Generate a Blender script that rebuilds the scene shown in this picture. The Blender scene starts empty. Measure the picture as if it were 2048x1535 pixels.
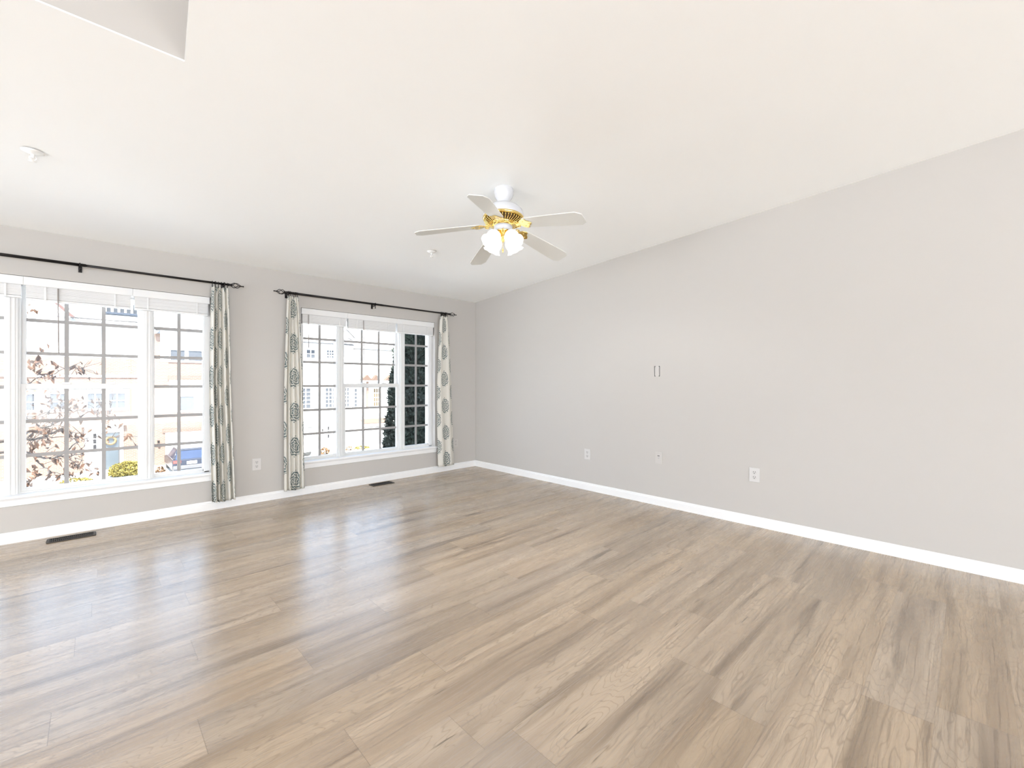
import bpy, bmesh, math, random
from mathutils import Vector, Matrix, noise as mnoise
random.seed(7)
SC = bpy.context.scene
COL = SC.collection

# ------------------------------------------------------------------ camera
IMG_W, IMG_H = 2048, 1535
FPX, CX, CY = 875.9, 1024.0, 766.5
YAW = math.atan2(838.0, 875.9)
EYE = 1.2
cam_data = bpy.data.cameras.new('camera')
cam_data.sensor_width = 36.0
cam_data.lens = 36.0 * FPX / IMG_W
cam_data.shift_y = (IMG_H / 2 - CY) / IMG_W * -1.0
cam_data.clip_start, cam_data.clip_end = 0.05, 400
cam = bpy.data.objects.new('camera', cam_data)
COL.objects.link(cam)
cam.location = (0, 0, EYE)
cam.rotation_euler = (math.pi / 2, 0, -YAW)
SC.camera = cam
SY, CYW = math.sin(YAW), math.cos(YAW)


def at(x, y, Y):
    """point of the plane Y seen at photo pixel (x, y)"""
    r, u = (x - CX) / FPX, (CY - y) / FPX
    dx, dy = SY + r * CYW, CYW - r * SY
    t = Y / dy
    return Vector((t * dx, Y, EYE + t * u))


# ------------------------------------------------------------------ light and exposure
SKY = 3.4
world = bpy.data.worlds.new('sky')
SC.world = world
world.use_nodes = True
wn = world.node_tree
bgn = wn.nodes['Background']
tc = wn.nodes.new('ShaderNodeTexCoord')
sx = wn.nodes.new('ShaderNodeSeparateXYZ')
rmp = wn.nodes.new('ShaderNodeValToRGB')
wn.links.new(tc.outputs['Generated'], sx.inputs[0])
wn.links.new(sx.outputs['Z'], rmp.inputs[0])
rmp.color_ramp.elements[0].position = 0.0
rmp.color_ramp.elements[0].color = (0.68, 0.80, 1.0, 1)
rmp.color_ramp.elements[1].position = 0.7
rmp.color_ramp.elements[1].color = (0.48, 0.68, 1.0, 1)
wn.links.new(rmp.outputs[0], bgn.inputs[0])
bgn.inputs[1].default_value = SKY

W, D = 4.03, 4.985            # right wall, window wall
BACK, LEFT = -7.5, -7.0       # wall behind the camera, left wall
SLOPE, ZC = 0.0659, 2.382


def zc(y):
    return ZC + SLOPE * (4.981 - y)


def area(name, loc, rot, sx_, sy_, power, color=(1, 1, 1), portal=False):
    l = bpy.data.lights.new(name, 'AREA')
    l.shape = 'RECTANGLE'
    l.size, l.size_y = sx_, sy_
    l.energy = power
    l.color = color
    if portal:
        l.cycles.is_portal = True
    o = bpy.data.objects.new(name, l)
    COL.objects.link(o)
    o.location, o.rotation_euler = loc, rot
    return o


# unseen fill lights, added to brighten the room and the upper wall
area('rear_fill', (-1.2, BACK - 0.25, 1.4), (math.pi / 2, 0, 0), 7.6, 2.5, 40, (0.955, 0.98, 1.0))
area('rear_up_fill', (-1.2, BACK - 0.3, 0.5), (math.radians(90 + 42), 0, 0), 7.6, 1.6, 410, (0.955, 0.98, 1.0))
area('left_fill', (LEFT - 0.25, 1.2, 1.25), (math.pi / 2, 0, -math.pi / 2), 7.0, 2.1, 60, (0.955, 0.98, 1.0))
area('left_up_fill', (LEFT - 0.3, 1.2, 0.5), (math.radians(90 + 35), 0, -math.pi / 2), 7.0, 1.6, 260, (0.955, 0.98, 1.0))
area('upper_wall_fill', (-0.6, -2.2, 4.2), (math.radians(62), 0, 0), 2.5, 0.8, 60, (1.0, 0.90, 0.80))
sun = bpy.data.lights.new('sun', 'SUN')
sun.energy = 36.0
sun.angle = math.radians(0.6)
sun.color = (1.0, 0.96, 0.90)
sun_o = bpy.data.objects.new('sun', sun)
COL.objects.link(sun_o)
sun_o.rotation_euler = Vector((0.12, 0.40, -0.91)).to_track_quat('-Z', 'Y').to_euler()
area('window_portal', (-0.045, D + 0.16, 1.2), (-math.pi / 2, 0, 0), 1.75, 1.7, 1, portal=True)
area('window_portal', (2.475, D + 0.16, 1.2), (-math.pi / 2, 0, 0), 1.75, 1.7, 1, portal=True)

SC.view_settings.view_transform = 'Standard'
SC.view_settings.look = 'None'
SC.view_settings.gamma = 1.0
SC.view_settings.use_curve_mapping = False
SC.view_settings.exposure = 0.46
cy = SC.cycles
cy.max_bounces = 12
cy.diffuse_bounces = 9
cy.glossy_bounces = 4
cy.transmission_bounces = 6
cy.transparent_max_bounces = 12
cy.sample_clamp_indirect = 6.0
cy.caustics_reflective = False
cy.caustics_refractive = False


# ------------------------------------------------------------------ materials
class NT:
    """small helper around a material node tree"""

    def __init__(self, name):
        self.m = bpy.data.materials.new(name)
        self.m.use_nodes = True
        self.t = self.m.node_tree
        self.b = self.t.nodes['Principled BSDF']
        self.out = self.t.nodes['Material Output']

    def n(self, typ, **kw):
        nd = self.t.nodes.new('ShaderNode' + typ)
        for k, v in kw.items():
            setattr(nd, k, v)
        return nd

    def put(self, sock, v):
        if isinstance(v, bpy.types.NodeSocket):
            self.t.links.new(v, sock)
        elif v is not None:
            sock.default_value = v

    def math(self, op, a, b=None, c=None, clamp=False):
        nd = self.n('Math', operation=op)
        nd.use_clamp = clamp
        self.put(nd.inputs[0], a)
        if b is not None:
            self.put(nd.inputs[1], b)
        if c is not None:
            self.put(nd.inputs[2], c)
        return nd.outputs[0]

    def sep(self, v):
        nd = self.n('SeparateXYZ')
        self.put(nd.inputs[0], v)
        return nd.outputs

    def comb(self, x, y, z=0.0):
        nd = self.n('CombineXYZ')
        for i, v in enumerate((x, y, z)):
            self.put(nd.inputs[i], v)
        return nd.outputs[0]

    def noise(self, vec, scale=5.0, detail=3.0, rough=0.5):
        nd = self.n('TexNoise')
        if vec is not None:
            self.put(nd.inputs['Vector'], vec)
        nd.inputs['Scale'].default_value = scale
        nd.inputs['Detail'].default_value = detail
        nd.inputs['Roughness'].default_value = rough
        return nd.outputs['Fac']

    def mix(self, f, a, b, blend='MIX'):
        nd = self.n('Mix', data_type='RGBA', blend_type=blend)
        self.put(nd.inputs[0], f)
        self.put(nd.inputs[6], a if isinstance(a, bpy.types.NodeSocket) else (*a, 1))
        self.put(nd.inputs[7], b if isinstance(b, bpy.types.NodeSocket) else (*b, 1))
        return nd.outputs[2]

    def smooth(self, v, lo, hi):
        nd = self.n('MapRange', interpolation_type='SMOOTHSTEP')
        self.put(nd.inputs[0], v)
        nd.inputs[1].default_value, nd.inputs[2].default_value = lo, hi
        nd.inputs[3].default_value, nd.inputs[4].default_value = 0, 1
        return nd.outputs[0]

    def bump(self, h, strength=0.1, dist=0.01):
        nd = self.n('Bump')
        nd.inputs['Strength'].default_value = strength
        nd.inputs['Distance'].default_value = dist
        self.put(nd.inputs['Height'], h)
        self.put(self.b.inputs['Normal'], nd.outputs[0])

    def obj(self):
        return self.n('TexCoord').outputs['Object']

    def base(self, v):
        self.put(self.b.inputs['Base Color'], v if isinstance(v, bpy.types.NodeSocket) else (*v, 1))

    def set(self, **kw):
        for k, v in kw.items():
            self.put(self.b.inputs[k.replace('_', ' ')], v)


def plain(name, col, rough=0.5, metal=0.0, var=0.05, scale=8.0, bump=0.0, bscale=80.0, spec=None):
    m = NT(name)
    c = m.obj()
    f = m.noise(c, scale, 3)
    m.base(m.mix(f, [max(0, x * (1 - var)) for x in col], [min(1, x * (1 + var)) for x in col]))
    m.set(Roughness=rough, Metallic=metal)
    if spec is not None:
        m.b.inputs['Specular IOR Level'].default_value = spec
    if bump:
        m.bump(m.noise(c, bscale, 4), bump, 0.002)
    return m.m


M = {}
M['wall'] = plain('greige_wall_paint', (0.478, 0.457, 0.427), 0.75, var=0.012, scale=1.5, bump=0.05, bscale=180)
M['wall_out'] = plain('exterior_siding', (0.6, 0.55, 0.5), 0.8)
M['ceil'] = plain('white_ceiling_paint', (0.93, 0.945, 0.94), 0.9, var=0.006, scale=1.2, bump=0.04, bscale=160)
M['trim'] = plain('white_trim_paint', (0.78, 0.78, 0.77), 0.35, var=0.01)
M['vinyl'] = plain('white_window_vinyl', (0.68, 0.68, 0.67), 0.4, var=0.01)
M['grille'] = plain('grille_backlit_grey', (0.30, 0.29, 0.28), 0.5, var=0.02)  # white bars; their backlit shade is put into the grey colour
M['blind'] = plain('white_blind', (0.72, 0.72, 0.71), 0.5, var=0.015)
M['wand'] = plain('clear_grey_wand', (0.30, 0.27, 0.25), 0.3)
M['plate'] = plain('white_plate_plastic', (0.57, 0.555, 0.535), 0.35, var=0.01)
M['plate_painted'] = plain('painted_plate', (0.51, 0.488, 0.46), 0.6, var=0.01)
M['slot'] = plain('dark_slot', (0.03, 0.028, 0.026), 0.6)
M['recept'] = plain('receptacle_plastic', (0.53, 0.515, 0.495), 0.3, var=0.01)
M['bronze'] = plain('dark_bronze_metal', (0.030, 0.024, 0.020), 0.38, 0.8, var=0.15)
M['vent'] = plain('dark_vent_metal', (0.035, 0.028, 0.022), 0.45, 0.6, var=0.15)
M['vent_hole'] = plain('vent_duct_black', (0.006, 0.006, 0.006), 0.9)
M['rod'] = plain('black_rod_metal', (0.018, 0.015, 0.014), 0.35, 0.7, var=0.1)
M['brass'] = plain('polished_brass', (0.83, 0.62, 0.22), 0.17, 1.0, var=0.03)
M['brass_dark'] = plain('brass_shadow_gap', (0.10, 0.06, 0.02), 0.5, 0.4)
M['fanwhite'] = plain('white_enamel', (0.60, 0.605, 0.625), 0.22, var=0.01)
M['blade'] = plain('white_fan_blade', (0.68, 0.685, 0.655), 0.42, var=0.02)
M['sprink'] = plain('white_sprinkler_enamel', (0.86, 0.86, 0.84), 0.4, var=0.01)
M['steel'] = plain('brushed_steel', (0.5, 0.5, 0.5), 0.35, 0.9)

m = NT('lit_frosted_glass')
m.base(m.mix(m.noise(m.obj(), 20), (0.95, 0.94, 0.92), (1, 1, 1)))
m.set(Roughness=0.3)
m.b.inputs['Emission Color'].default_value = (1.0, 0.97, 0.93, 1)
m.b.inputs['Emission Strength'].default_value = 0.8
M['shade'] = m.m
m = NT('lit_bulb')
m.base((1, 1, 1))
m.b.inputs['Emission Color'].default_value = (1.0, 0.95, 0.88, 1)
m.b.inputs['Emission Strength'].default_value = 3
M['bulb'] = m.m


def glass_mat():
    m = NT('window_glass')
    t = m.t
    tr = m.n('BsdfTransparent')
    gl = m.n('BsdfGlossy')
    gl.inputs['Roughness'].default_value = 0.02
    fr = m.n('Fresnel')
    fr.inputs['IOR'].default_value = 1.35
    dirt = m.math('MULTIPLY', m.noise(m.obj(), 3), 0.012)
    tr.inputs[0].default_value = (0.97, 0.985, 0.98, 1)
    mx = m.n('MixShader')
    t.links.new(m.math('ADD', m.math('MULTIPLY', fr.outputs[0], 0.35), dirt), mx.inputs[0])
    t.links.new(tr.outputs[0], mx.inputs[1])
    t.links.new(gl.outputs[0], mx.inputs[2])
    t.links.new(mx.outputs[0], m.out.inputs[0])
    return m.m


M['glass'] = glass_mat()


def floor_mat():
    m = NT('oak_vinyl_planks')
    uv = m.n('UVMap', uv_map='grain').outputs[0]
    ed = m.n('UVMap', uv_map='edge').outputs[0]
    at_ = m.n('Attribute', attribute_name='tone')
    tone = m.sep(at_.outputs['Color'])
    u, v, _ = m.sep(uv)
    # gentle wander so that the grain is not ruler straight
    wob = m.math('MULTIPLY', m.math('SUBTRACT', m.noise(m.comb(m.math('MULTIPLY', u, 1.6), m.math('MULTIPLY', v, 3.0)), 1.0, 2), 0.5), 0.06)
    vw = m.math('ADD', v, wob)
    streak = m.noise(m.comb(m.math('MULTIPLY', u, 0.9), m.math('MULTIPLY', vw, 9.0)), 1.0, 3)
    fine = m.noise(m.comb(m.math('MULTIPLY', u, 3.0), m.math('MULTIPLY', vw, 130.0)), 1.0, 4, 0.65)
    field = m.noise(m.comb(m.math('MULTIPLY', u, 1.1), m.math('MULTIPLY', v, 5.5)), 1.0, 3, 0.45)
    ring = m.math('ABSOLUTE', m.math('SINE', m.math('MULTIPLY', field, 95.0)))
    ringm = m.math('MULTIPLY', m.math('SUBTRACT', 1.0, m.smooth(ring, 0.0, 0.42)), m.smooth(streak, 0.36, 0.62))
    # small dark checks along the grain
    crack = m.noise(m.comb(m.math('MULTIPLY', u, 3.2), m.math('MULTIPLY', vw, 46.0)), 1.0, 2)
    crackm = m.smooth(crack, 0.70, 0.76)
    light = (0.50, 0.40, 0.296)
    mid = (0.355, 0.275, 0.20)
    dark = (0.185, 0.138, 0.098)
    c = m.mix(m.smooth(streak, 0.30, 0.68), mid, light)
    c = m.mix(m.math('MULTIPLY', m.smooth(m.noise(m.comb(m.math('MULTIPLY', u, 0.7), m.math('MULTIPLY', vw, 14.0), 4.0), 1.0, 2), 0.50, 0.78), 0.85), c, dark)
    c = m.mix(m.math('MULTIPLY', m.smooth(fine, 0.45, 0.70), 0.50), c, dark)
    c = m.mix(m.math('MULTIPLY', ringm, 0.42), c, dark)
    c = m.mix(m.math('MULTIPLY', crackm, 0.75), c, (0.10, 0.075, 0.055))
    # plank to plank tone
    k = m.math('MULTIPLY_ADD', tone[0], 0.15, 0.92)
    c = m.mix(1.0, c, m.comb(k, m.math('MULTIPLY', k, m.math('MULTIPLY_ADD', tone[1], 0.05, 0.975)), m.math('MULTIPLY', k, m.math('MULTIPLY_ADD', tone[1], 0.14, 0.93))), 'MULTIPLY')
    # seams
    eu, ev, _ = m.sep(ed)
    du = m.math('MULTIPLY', m.math('MINIMUM', eu, m.math('SUBTRACT', 1.0, eu)), 1.22)
    dv = m.math('MULTIPLY', m.math('MINIMUM', ev, m.math('SUBTRACT', 1.0, ev)), 0.2025)
    seam = m.math('MAXIMUM', m.math('LESS_THAN', du, 0.0012), m.math('MULTIPLY', m.math('LESS_THAN', dv, 0.0009), 0.55))
    c = m.mix(m.math('MULTIPLY', seam, 0.5), c, (0.13, 0.10, 0.08))
    m.base(c)
    m.set(Roughness=m.math('MULTIPLY_ADD', fine, 0.08, 0.23))
    m.b.inputs['Specular IOR Level'].default_value = 0.7
    m.bump(m.math('SUBTRACT', fine, m.math('MULTIPLY', seam, 2.0)), 0.10, 0.0015)
    return m.m


M['floor'] = floor_mat()


def curtain_mat():
    m = NT('cream_medallion_cotton')
    uv = m.n('UVMap', uv_map='UVMap').outputs[0]
    u, v, _ = m.sep(uv)
    DU, DV = 0.245, 0.36
    cu = m.math('DIVIDE', u, DU)
    col = m.math('FLOOR', cu)
    lu = m.math('MULTIPLY', m.math('SUBTRACT', m.math('FRACT', cu), 0.5), DU)
    cv = m.math('ADD', m.math('DIVIDE', v, DV), m.math('MULTIPLY', col, 0.5))
    lv = m.math('MULTIPLY', m.math('SUBTRACT', m.math('FRACT', cv), 0.5), DV)
    a = m.math('DIVIDE', lu, 0.100)
    b = m.math('DIVIDE', lv, 0.112)
    r = m.math('SQRT', m.math('ADD', m.math('MULTIPLY', a, a), m.math('MULTIPLY', b, b)))
    th = m.math('ARCTAN2', a, b)
    scal = m.math('MULTIPLY_ADD', m.math('SINE', m.math('MULTIPLY', th, 14.0)), 0.05, 0.96)
    inside = m.math('LESS_THAN', r, scal)
    petals = m.math('SINE', m.math('ADD', m.math('MULTIPLY', r, 26.0), m.math('MULTIPLY', m.math('SINE', m.math('MULTIPLY', th, 8.0)), 1.6)))
    lace = m.noise(m.comb(u, v), 48.0, 2)
    k = m.math('ADD', m.math('MULTIPLY', petals, 0.22), lace)
    lacem = m.smooth(k, 0.44, 0.53)
    f = m.math('MULTIPLY', inside, m.math('MULTIPLY_ADD', lacem, 0.92, 0.06))
    tint = m.mix(m.noise(m.comb(u, v), 3.0, 2), (0.11, 0.15, 0.14), (0.17, 0.215, 0.22))
    cloth = m.mix(m.noise(m.comb(u, v), 260.0, 2), (0.70, 0.675, 0.61), (0.78, 0.76, 0.70))
    m.base(m.mix(f, cloth, tint))
    m.set(Roughness=0.9)
    m.b.inputs['Specular IOR Level'].default_value = 0.1
    m.bump(m.noise(m.comb(u, v), 500.0, 2), 0.1, 0.001)
    trl = m.n('BsdfTranslucent')
    m.t.links.new(m.mix(f, cloth, tint), trl.inputs[0])
    mx = m.n('MixShader')
    mx.inputs[0].default_value = 0.25
    m.t.links.new(m.b.outputs[0], mx.inputs[1])
    m.t.links.new(trl.outputs[0], mx.inputs[2])
    m.t.links.new(mx.outputs[0], m.out.inputs[0])
    return m.m


M['curtain'] = curtain_mat()


def brick_mat(name, c1, c2, mortar):
    m = NT(name)
    x, y, z = m.sep(m.obj())
    br = m.n('TexBrick')
    m.put(br.inputs['Vector'], m.comb(m.math('ADD', x, y), z))
    br.inputs['Color1'].default_value = (*c1, 1)
    br.inputs['Color2'].default_value = (*c2, 1)
    br.inputs['Mortar'].default_value = (*mortar, 1)
    br.inputs['Scale'].default_value = 1.0
    br.inputs['Mortar Size'].default_value = 0.009
    br.inputs['Brick Width'].default_value = 0.23
    br.inputs['Row Height'].default_value = 0.085
    n = m.noise(m.obj(), 3.0, 3)
    m.base(m.mix(m.math('MULTIPLY', n, 0.3), br.outputs['Color'], c2))
    m.set(Roughness=0.85)
    m.bump(br.outputs['Fac'], -0.3, 0.01)
    return m.m


M['brick'] = brick_mat('red_tan_brick', (0.082, 0.046, 0.031), (0.108, 0.064, 0.044), (0.165, 0.14, 0.12))
M['soldier'] = brick_mat('brick_soldier_course', (0.062, 0.030, 0.019), (0.085, 0.045, 0.03), (0.14, 0.115, 0.10))


def siding_mat(name, col):
    m = NT(name)
    x, y, z = m.sep(m.obj())
    f = m.math('FRACT', m.math('MULTIPLY', z, 7.5))
    m.base(m.mix(m.noise(m.obj(), 2.0), [c * 0.96 for c in col], col))
    m.bump(f, 0.4, 0.012)
    m.set(Roughness=0.6)
    return m.m


M['siding'] = siding_mat('white_lap_siding', (0.74, 0.74, 0.73))
M['siding_cream'] = siding_mat('cream_lap_siding', (0.74, 0.72, 0.68))
M['xtrim'] = plain('exterior_white_trim', (0.80, 0.80, 0.80), 0.5)
M['shingle'] = plain('roof_shingles', (0.52, 0.51, 0.51), 0.9, var=0.2, scale=30, bump=0.3, bscale=40)
M['redrake'] = plain('red_brown_rake_board', (0.06, 0.028, 0.024), 0.6)
M['brownroof'] = plain('brown_porch_shingles', (0.055, 0.032, 0.022), 0.9, var=0.2, scale=20)
M['pane'] = plain('exterior_window_pane', (0.046, 0.049, 0.055), 0.12, var=0.1, scale=1.0, spec=0.12)
M['pane_dark'] = plain('exterior_dark_pane', (0.014, 0.013, 0.014), 0.12, var=0.1, scale=1.0, spec=0.12)
M['pane_warm'] = plain('exterior_warm_pane', (0.07, 0.046, 0.02), 0.2, var=0.1, scale=1.0, spec=0.12)
M['doorblue'] = plain('pale_blue_door', (0.036, 0.046, 0.055), 0.4)
M['doordark'] = plain('slate_blue_door', (0.020, 0.026, 0.038), 0.4)
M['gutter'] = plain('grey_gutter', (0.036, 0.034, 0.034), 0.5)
M['asphalt'] = plain('street_asphalt', (0.66, 0.66, 0.66), 0.9, var=0.12, scale=40)
M['concrete'] = plain('sidewalk_concrete', (0.55, 0.54, 0.52), 0.9, var=0.08, scale=10)
M['lawn'] = plain('pale_lawn', (0.40, 0.42, 0.28), 0.95, var=0.2, scale=20)
M['bark'] = plain('tree_bark', (0.013, 0.008, 0.006), 0.85, var=0.3, scale=30)
M['leaf'] = plain('autumn_leaf', (0.048, 0.019, 0.006), 0.7, var=0.55, scale=6)
M['yellow'] = plain('yellow_shrub_leaf', (0.105, 0.082, 0.004), 0.7, var=0.35, scale=9)
M['orange'] = plain('orange_plant_leaf', (0.10, 0.052, 0.021), 0.7, var=0.4, scale=9)
M['thuja'] = plain('evergreen_spray', (0.004, 0.011, 0.004), 0.8, var=0.6, scale=3)
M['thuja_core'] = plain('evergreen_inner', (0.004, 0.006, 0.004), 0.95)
M['car_navy'] = plain('navy_car_paint', (0.012, 0.014, 0.022), 0.25, 0.1)
M['car_white'] = plain('white_car_paint', (0.75, 0.76, 0.78), 0.25)
M['car_glass'] = plain('tinted_car_glass', (0.016, 0.023, 0.045), 0.1, var=0.2, scale=2)
M['tail'] = plain('red_tail_light', (0.12, 0.01, 0.006), 0.2)
M['tyre'] = plain('tyre_rubber', (0.03, 0.03, 0.03), 0.9)
M['bumper'] = plain('grey_bumper_plastic', (0.05, 0.05, 0.055), 0.6)
M['wreath'] = plain('dried_wreath', (0.13, 0.085, 0.035), 0.9, var=0.5, scale=25)

# ------------------------------------------------------------------ mesh helpers
ORG = {}


class MB:
    def __init__(self):
        self.v, self.f, self.smooth = [], [], []

    def add(self, vs, fs, smooth=False):
        o = len(self.v)
        self.v += [Vector(p) for p in vs]
        self.f += [tuple(i + o for i in f) for f in fs]
        self.smooth += [smooth] * len(fs)
        return self

    def box(self, x0, y0, z0, x1, y1, z1):
        x0, x1 = sorted((x0, x1)); y0, y1 = sorted((y0, y1)); z0, z1 = sorted((z0, z1))
        vs = [(x, y, z) for z in (z0, z1) for y in (y0, y1) for x in (x0, x1)]
        return self.add(vs, [(0, 2, 3, 1), (4, 5, 7, 6), (0, 1, 5, 4), (2, 6, 7, 3), (0, 4, 6, 2), (1, 3, 7, 5)])

    def prism(self, poly, ext):
        """poly: 3-D points of one face, ext: extrusion vector"""
        n = len(poly)
        e = Vector(ext)
        vs = [Vector(p) for p in poly] + [Vector(p) + e for p in poly]
        fs = [tuple(range(n - 1, -1, -1)), tuple(range(n, 2 * n))]
        fs += [(i, (i + 1) % n, (i + 1) % n + n, i + n) for i in range(n)]
        return self.add(vs, fs)

    def tube(self, pts, rad, n=8, smooth=True, caps=True):
        pts = [Vector(p) for p in pts]
        rs = rad if isinstance(rad, (list, tuple)) else [rad] * len(pts)
        vs, fs = [], []
        up = None
        for i, p in enumerate(pts):
            t = (pts[min(i + 1, len(pts) - 1)] - pts[max(i - 1, 0)]).normalized()
            if up is None:
                up = Vector((0, 0, 1)) if abs(t.z) < 0.9 else Vector((1, 0, 0))
            a = t.cross(up).normalized()
            b = a.cross(t).normalized()
            up = b
            for k in range(n):
                q = 2 * math.pi * k / n
                vs.append(p + rs[i] * (math.cos(q) * a + math.sin(q) * b))
        for i in range(len(pts) - 1):
            for k in range(n):
                fs.append((i * n + k, i * n + (k + 1) % n, (i + 1) * n + (k + 1) % n, (i + 1) * n + k))
        self.add(vs, fs, smooth)
        if caps:
            self.add(vs[:n], [tuple(range(n - 1, -1, -1))])
            self.add(vs[-n:], [tuple(range(n))])
        return self

    def lathe(self, prof, c=(0, 0, 0), n=32, mat=None, smooth=True):
        """prof: (radius, height) pairs, turned round the z axis of mat at c"""
        mat = mat or Matrix.Identity(3)
        c = Vector(c)
        vs, fs = [], []
        for r, h in prof:
            for k in range(n):
                q = 2 * math.pi * k / n
                vs.append(c + mat @ Vector((r * math.cos(q), r * math.sin(q), h)))
        for i in range(len(prof) - 1):
            for k in range(n):
                fs.append((i * n + k, i * n + (k + 1) % n, (i + 1) * n + (k + 1) % n, (i + 1) * n + k))
        return self.add(vs, fs, smooth)

    def torus(self, c, R, r, axis, n=20, k=8):
        a = Vector(axis).normalized()
        q = Vector((0, 0, 1)).rotation_difference(a).to_matrix()
        pts = [Vector(c) + q @ Vector((R * math.cos(t * 2 * math.pi / n), R * math.sin(t * 2 * math.pi / n), 0)) for t in range(n + 1)]
        return self.tube(pts, r, k, caps=False)

    def build(self, name, mat, parent=None, bevel=0.0, seg=2, solid=0.0):
        o_ = ORG.get(parent, Vector((0, 0, 0))) if parent else Vector((0, 0, 0))
        me = bpy.data.meshes.new(name)
        me.from_pydata([p - o_ for p in self.v], [], self.f)
        me.polygons.foreach_set('use_smooth', self.smooth)
        bm = bmesh.new()
        bm.from_mesh(me)
        bmesh.ops.remove_doubles(bm, verts=bm.verts, dist=1e-5)
        bmesh.ops.recalc_face_normals(bm, faces=bm.faces)
        bm.to_mesh(me)
        bm.free()
        me.materials.append(mat)
        o = bpy.data.objects.new(name, me)
        COL.objects.link(o)
        if parent:
            o.parent = parent
            ORG[o] = o_
        else:
            ORG[o] = Vector((0, 0, 0))
        if solid:
            md = o.modifiers.new('solid', 'SOLIDIFY')
            md.thickness = solid
            md.offset = 0
        if bevel:
            md = o.modifiers.new('bevel', 'BEVEL')
            md.width, md.segments, md.limit_method = bevel, seg, 'ANGLE'
            md.angle_limit = math.radians(40)
        return o


def tag(o, label=None, cat=None, group=None, kind=None):
    if label: o['label'] = label
    if cat: o['category'] = cat
    if group: o['group'] = group
    if kind: o['kind'] = kind
    return o


def empty(name, loc, label=None, cat=None, group=None, kind=None):
    o = bpy.data.objects.new(name, None)
    o.empty_display_size = 0.1
    COL.objects.link(o)
    o.location = loc
    ORG[o] = Vector(loc)
    return tag(o, label, cat, group, kind)


def struct(name, mb, mat, label=None, cat=None, **kw):
    o = mb.build(name, mat, **kw)
    return tag(o, label, cat, None, 'structure')


# ------------------------------------------------------------------ room shell
# floor: one mesh of planks 1.22 x 0.2025 m running along the window wall
PW, PL = 0.2025, 1.22
known = {0: 0.63, 1: 1.06, 2: 0.27, 3: 0.67, 4: 1.11, 5: 0.33, 6: 0.72, 7: 1.16, 8: 0.38, 11: 0.43, -3: 1.84, -5: 2.21, -2: 2.27, -4: 1.70}
fm = bpy.data.meshes.new('floor')
fv, ff, fg, fe, ft = [], [], [], [], []
X0, X1, Y0, Y1 = LEFT - 0.05, W + 0.02, BACK - 0.05, D + 0.02
k = math.floor((Y0 - 1.302) / PW)
while 1.302 + k * PW < Y1:
    ya, yb = max(Y0, 1.302 + k * PW), min(Y1, 1.302 + (k + 1) * PW)
    off = known.get(k, random.uniform(0, PL))
    j = math.floor((X0 - off) / PL)
    while off + j * PL < X1:
        xa0, xb0 = off + j * PL, off + (j + 1) * PL
        xa, xb = max(X0, xa0), min(X1, xb0)
        if xb > xa:
            i = len(fv)
            fv += [(xa, ya, 0), (xb, ya, 0), (xb, yb, 0), (xa, yb, 0)]
            ff.append((i, i + 1, i + 2, i + 3))
            ru, rv = random.uniform(0, 60), random.uniform(0, 60)
            fl = random.choice((1, -1))
            c0 = 1.302 + k * PW
            for (x, y) in ((xa, ya), (xb, ya), (xb, yb), (xa, yb)):
                fg.append((ru + fl * (x - xa0), rv + fl * (y - c0)))
                fe.append(((x - xa0) / PL, (y - c0) / PW))
            t = (random.random(), random.random(), random.random(), 1)
            ft += [t] * 4
        j += 1
    k += 1
fm.from_pydata(fv, [], ff)
ul = fm.uv_layers.new(name='grain')
for i, q in enumerate(fg): ul.data[i].uv = q
ul = fm.uv_layers.new(name='edge')
for i, q in enumerate(fe): ul.data[i].uv = q
ca = fm.color_attributes.new('tone', 'FLOAT_COLOR', 'CORNER')
for i, q in enumerate(ft): ca.data[i].color = q
fm.materials.append(M['floor'])
fo = bpy.data.objects.new('floor', fm)
COL.objects.link(fo)
tag(fo, 'grey brown oak plank floor of the room', 'floor', None, 'structure')
mb = MB().box(LEFT - 0.2, BACK - 0.2, -0.3, W + 0.2, D + 0.2, -0.004)
struct('floor_slab', mb, M['concrete'])

# window openings (x0, x1) in the window wall
WIN = [(-0.90, 0.81), (1.62, 3.33)]
WZ0, WZ1 = 0.335, 2.02
TH = 0.22
mb = MB()
xs = [LEFT - 0.2, WIN[0][0], WIN[0][1], WIN[1][0], WIN[1][1], W + 0.2]
ztop = zc(D) + 0.04
for i in range(5):
    if i in (1, 3):
        mb.box(xs[i], D, -0.05, xs[i + 1], D + TH, WZ0)
        mb.box(xs[i], D, WZ1, xs[i + 1], D + TH, ztop)
    else:
        mb.box(xs[i], D, -0.05, xs[i + 1], D + TH, ztop)
struct('wall_back', mb, M['wall'], 'greige wall holding the two windows', 'wall')

mb = MB().prism([(W, BACK - 0.2, -0.05), (W, D + 0.05, -0.05), (W, D + 0.05, zc(D) + 0.02), (W, BACK - 0.2, zc(BACK) + 0.02)], (0.2, 0, 0))
struct('wall_right', mb, M['wall'], 'bare greige wall with outlets', 'wall')

# left wall with an unseen opening, added to let fill light in
mb = MB()
for a, b, z0, z1 in ((BACK - 0.2, -2.5, -0.05, None), (4.75, D + 0.05, -0.05, None), (-2.5, 4.75, 2.3, None)):
    mb.prism([(LEFT, a, z0), (LEFT, b, z0), (LEFT, b, zc(b) + 0.02), (LEFT, a, zc(a) + 0.02)], (-0.2, 0, 0))
struct('wall_left', mb, M['wall'], 'greige wall with an opening', 'wall')

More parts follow.
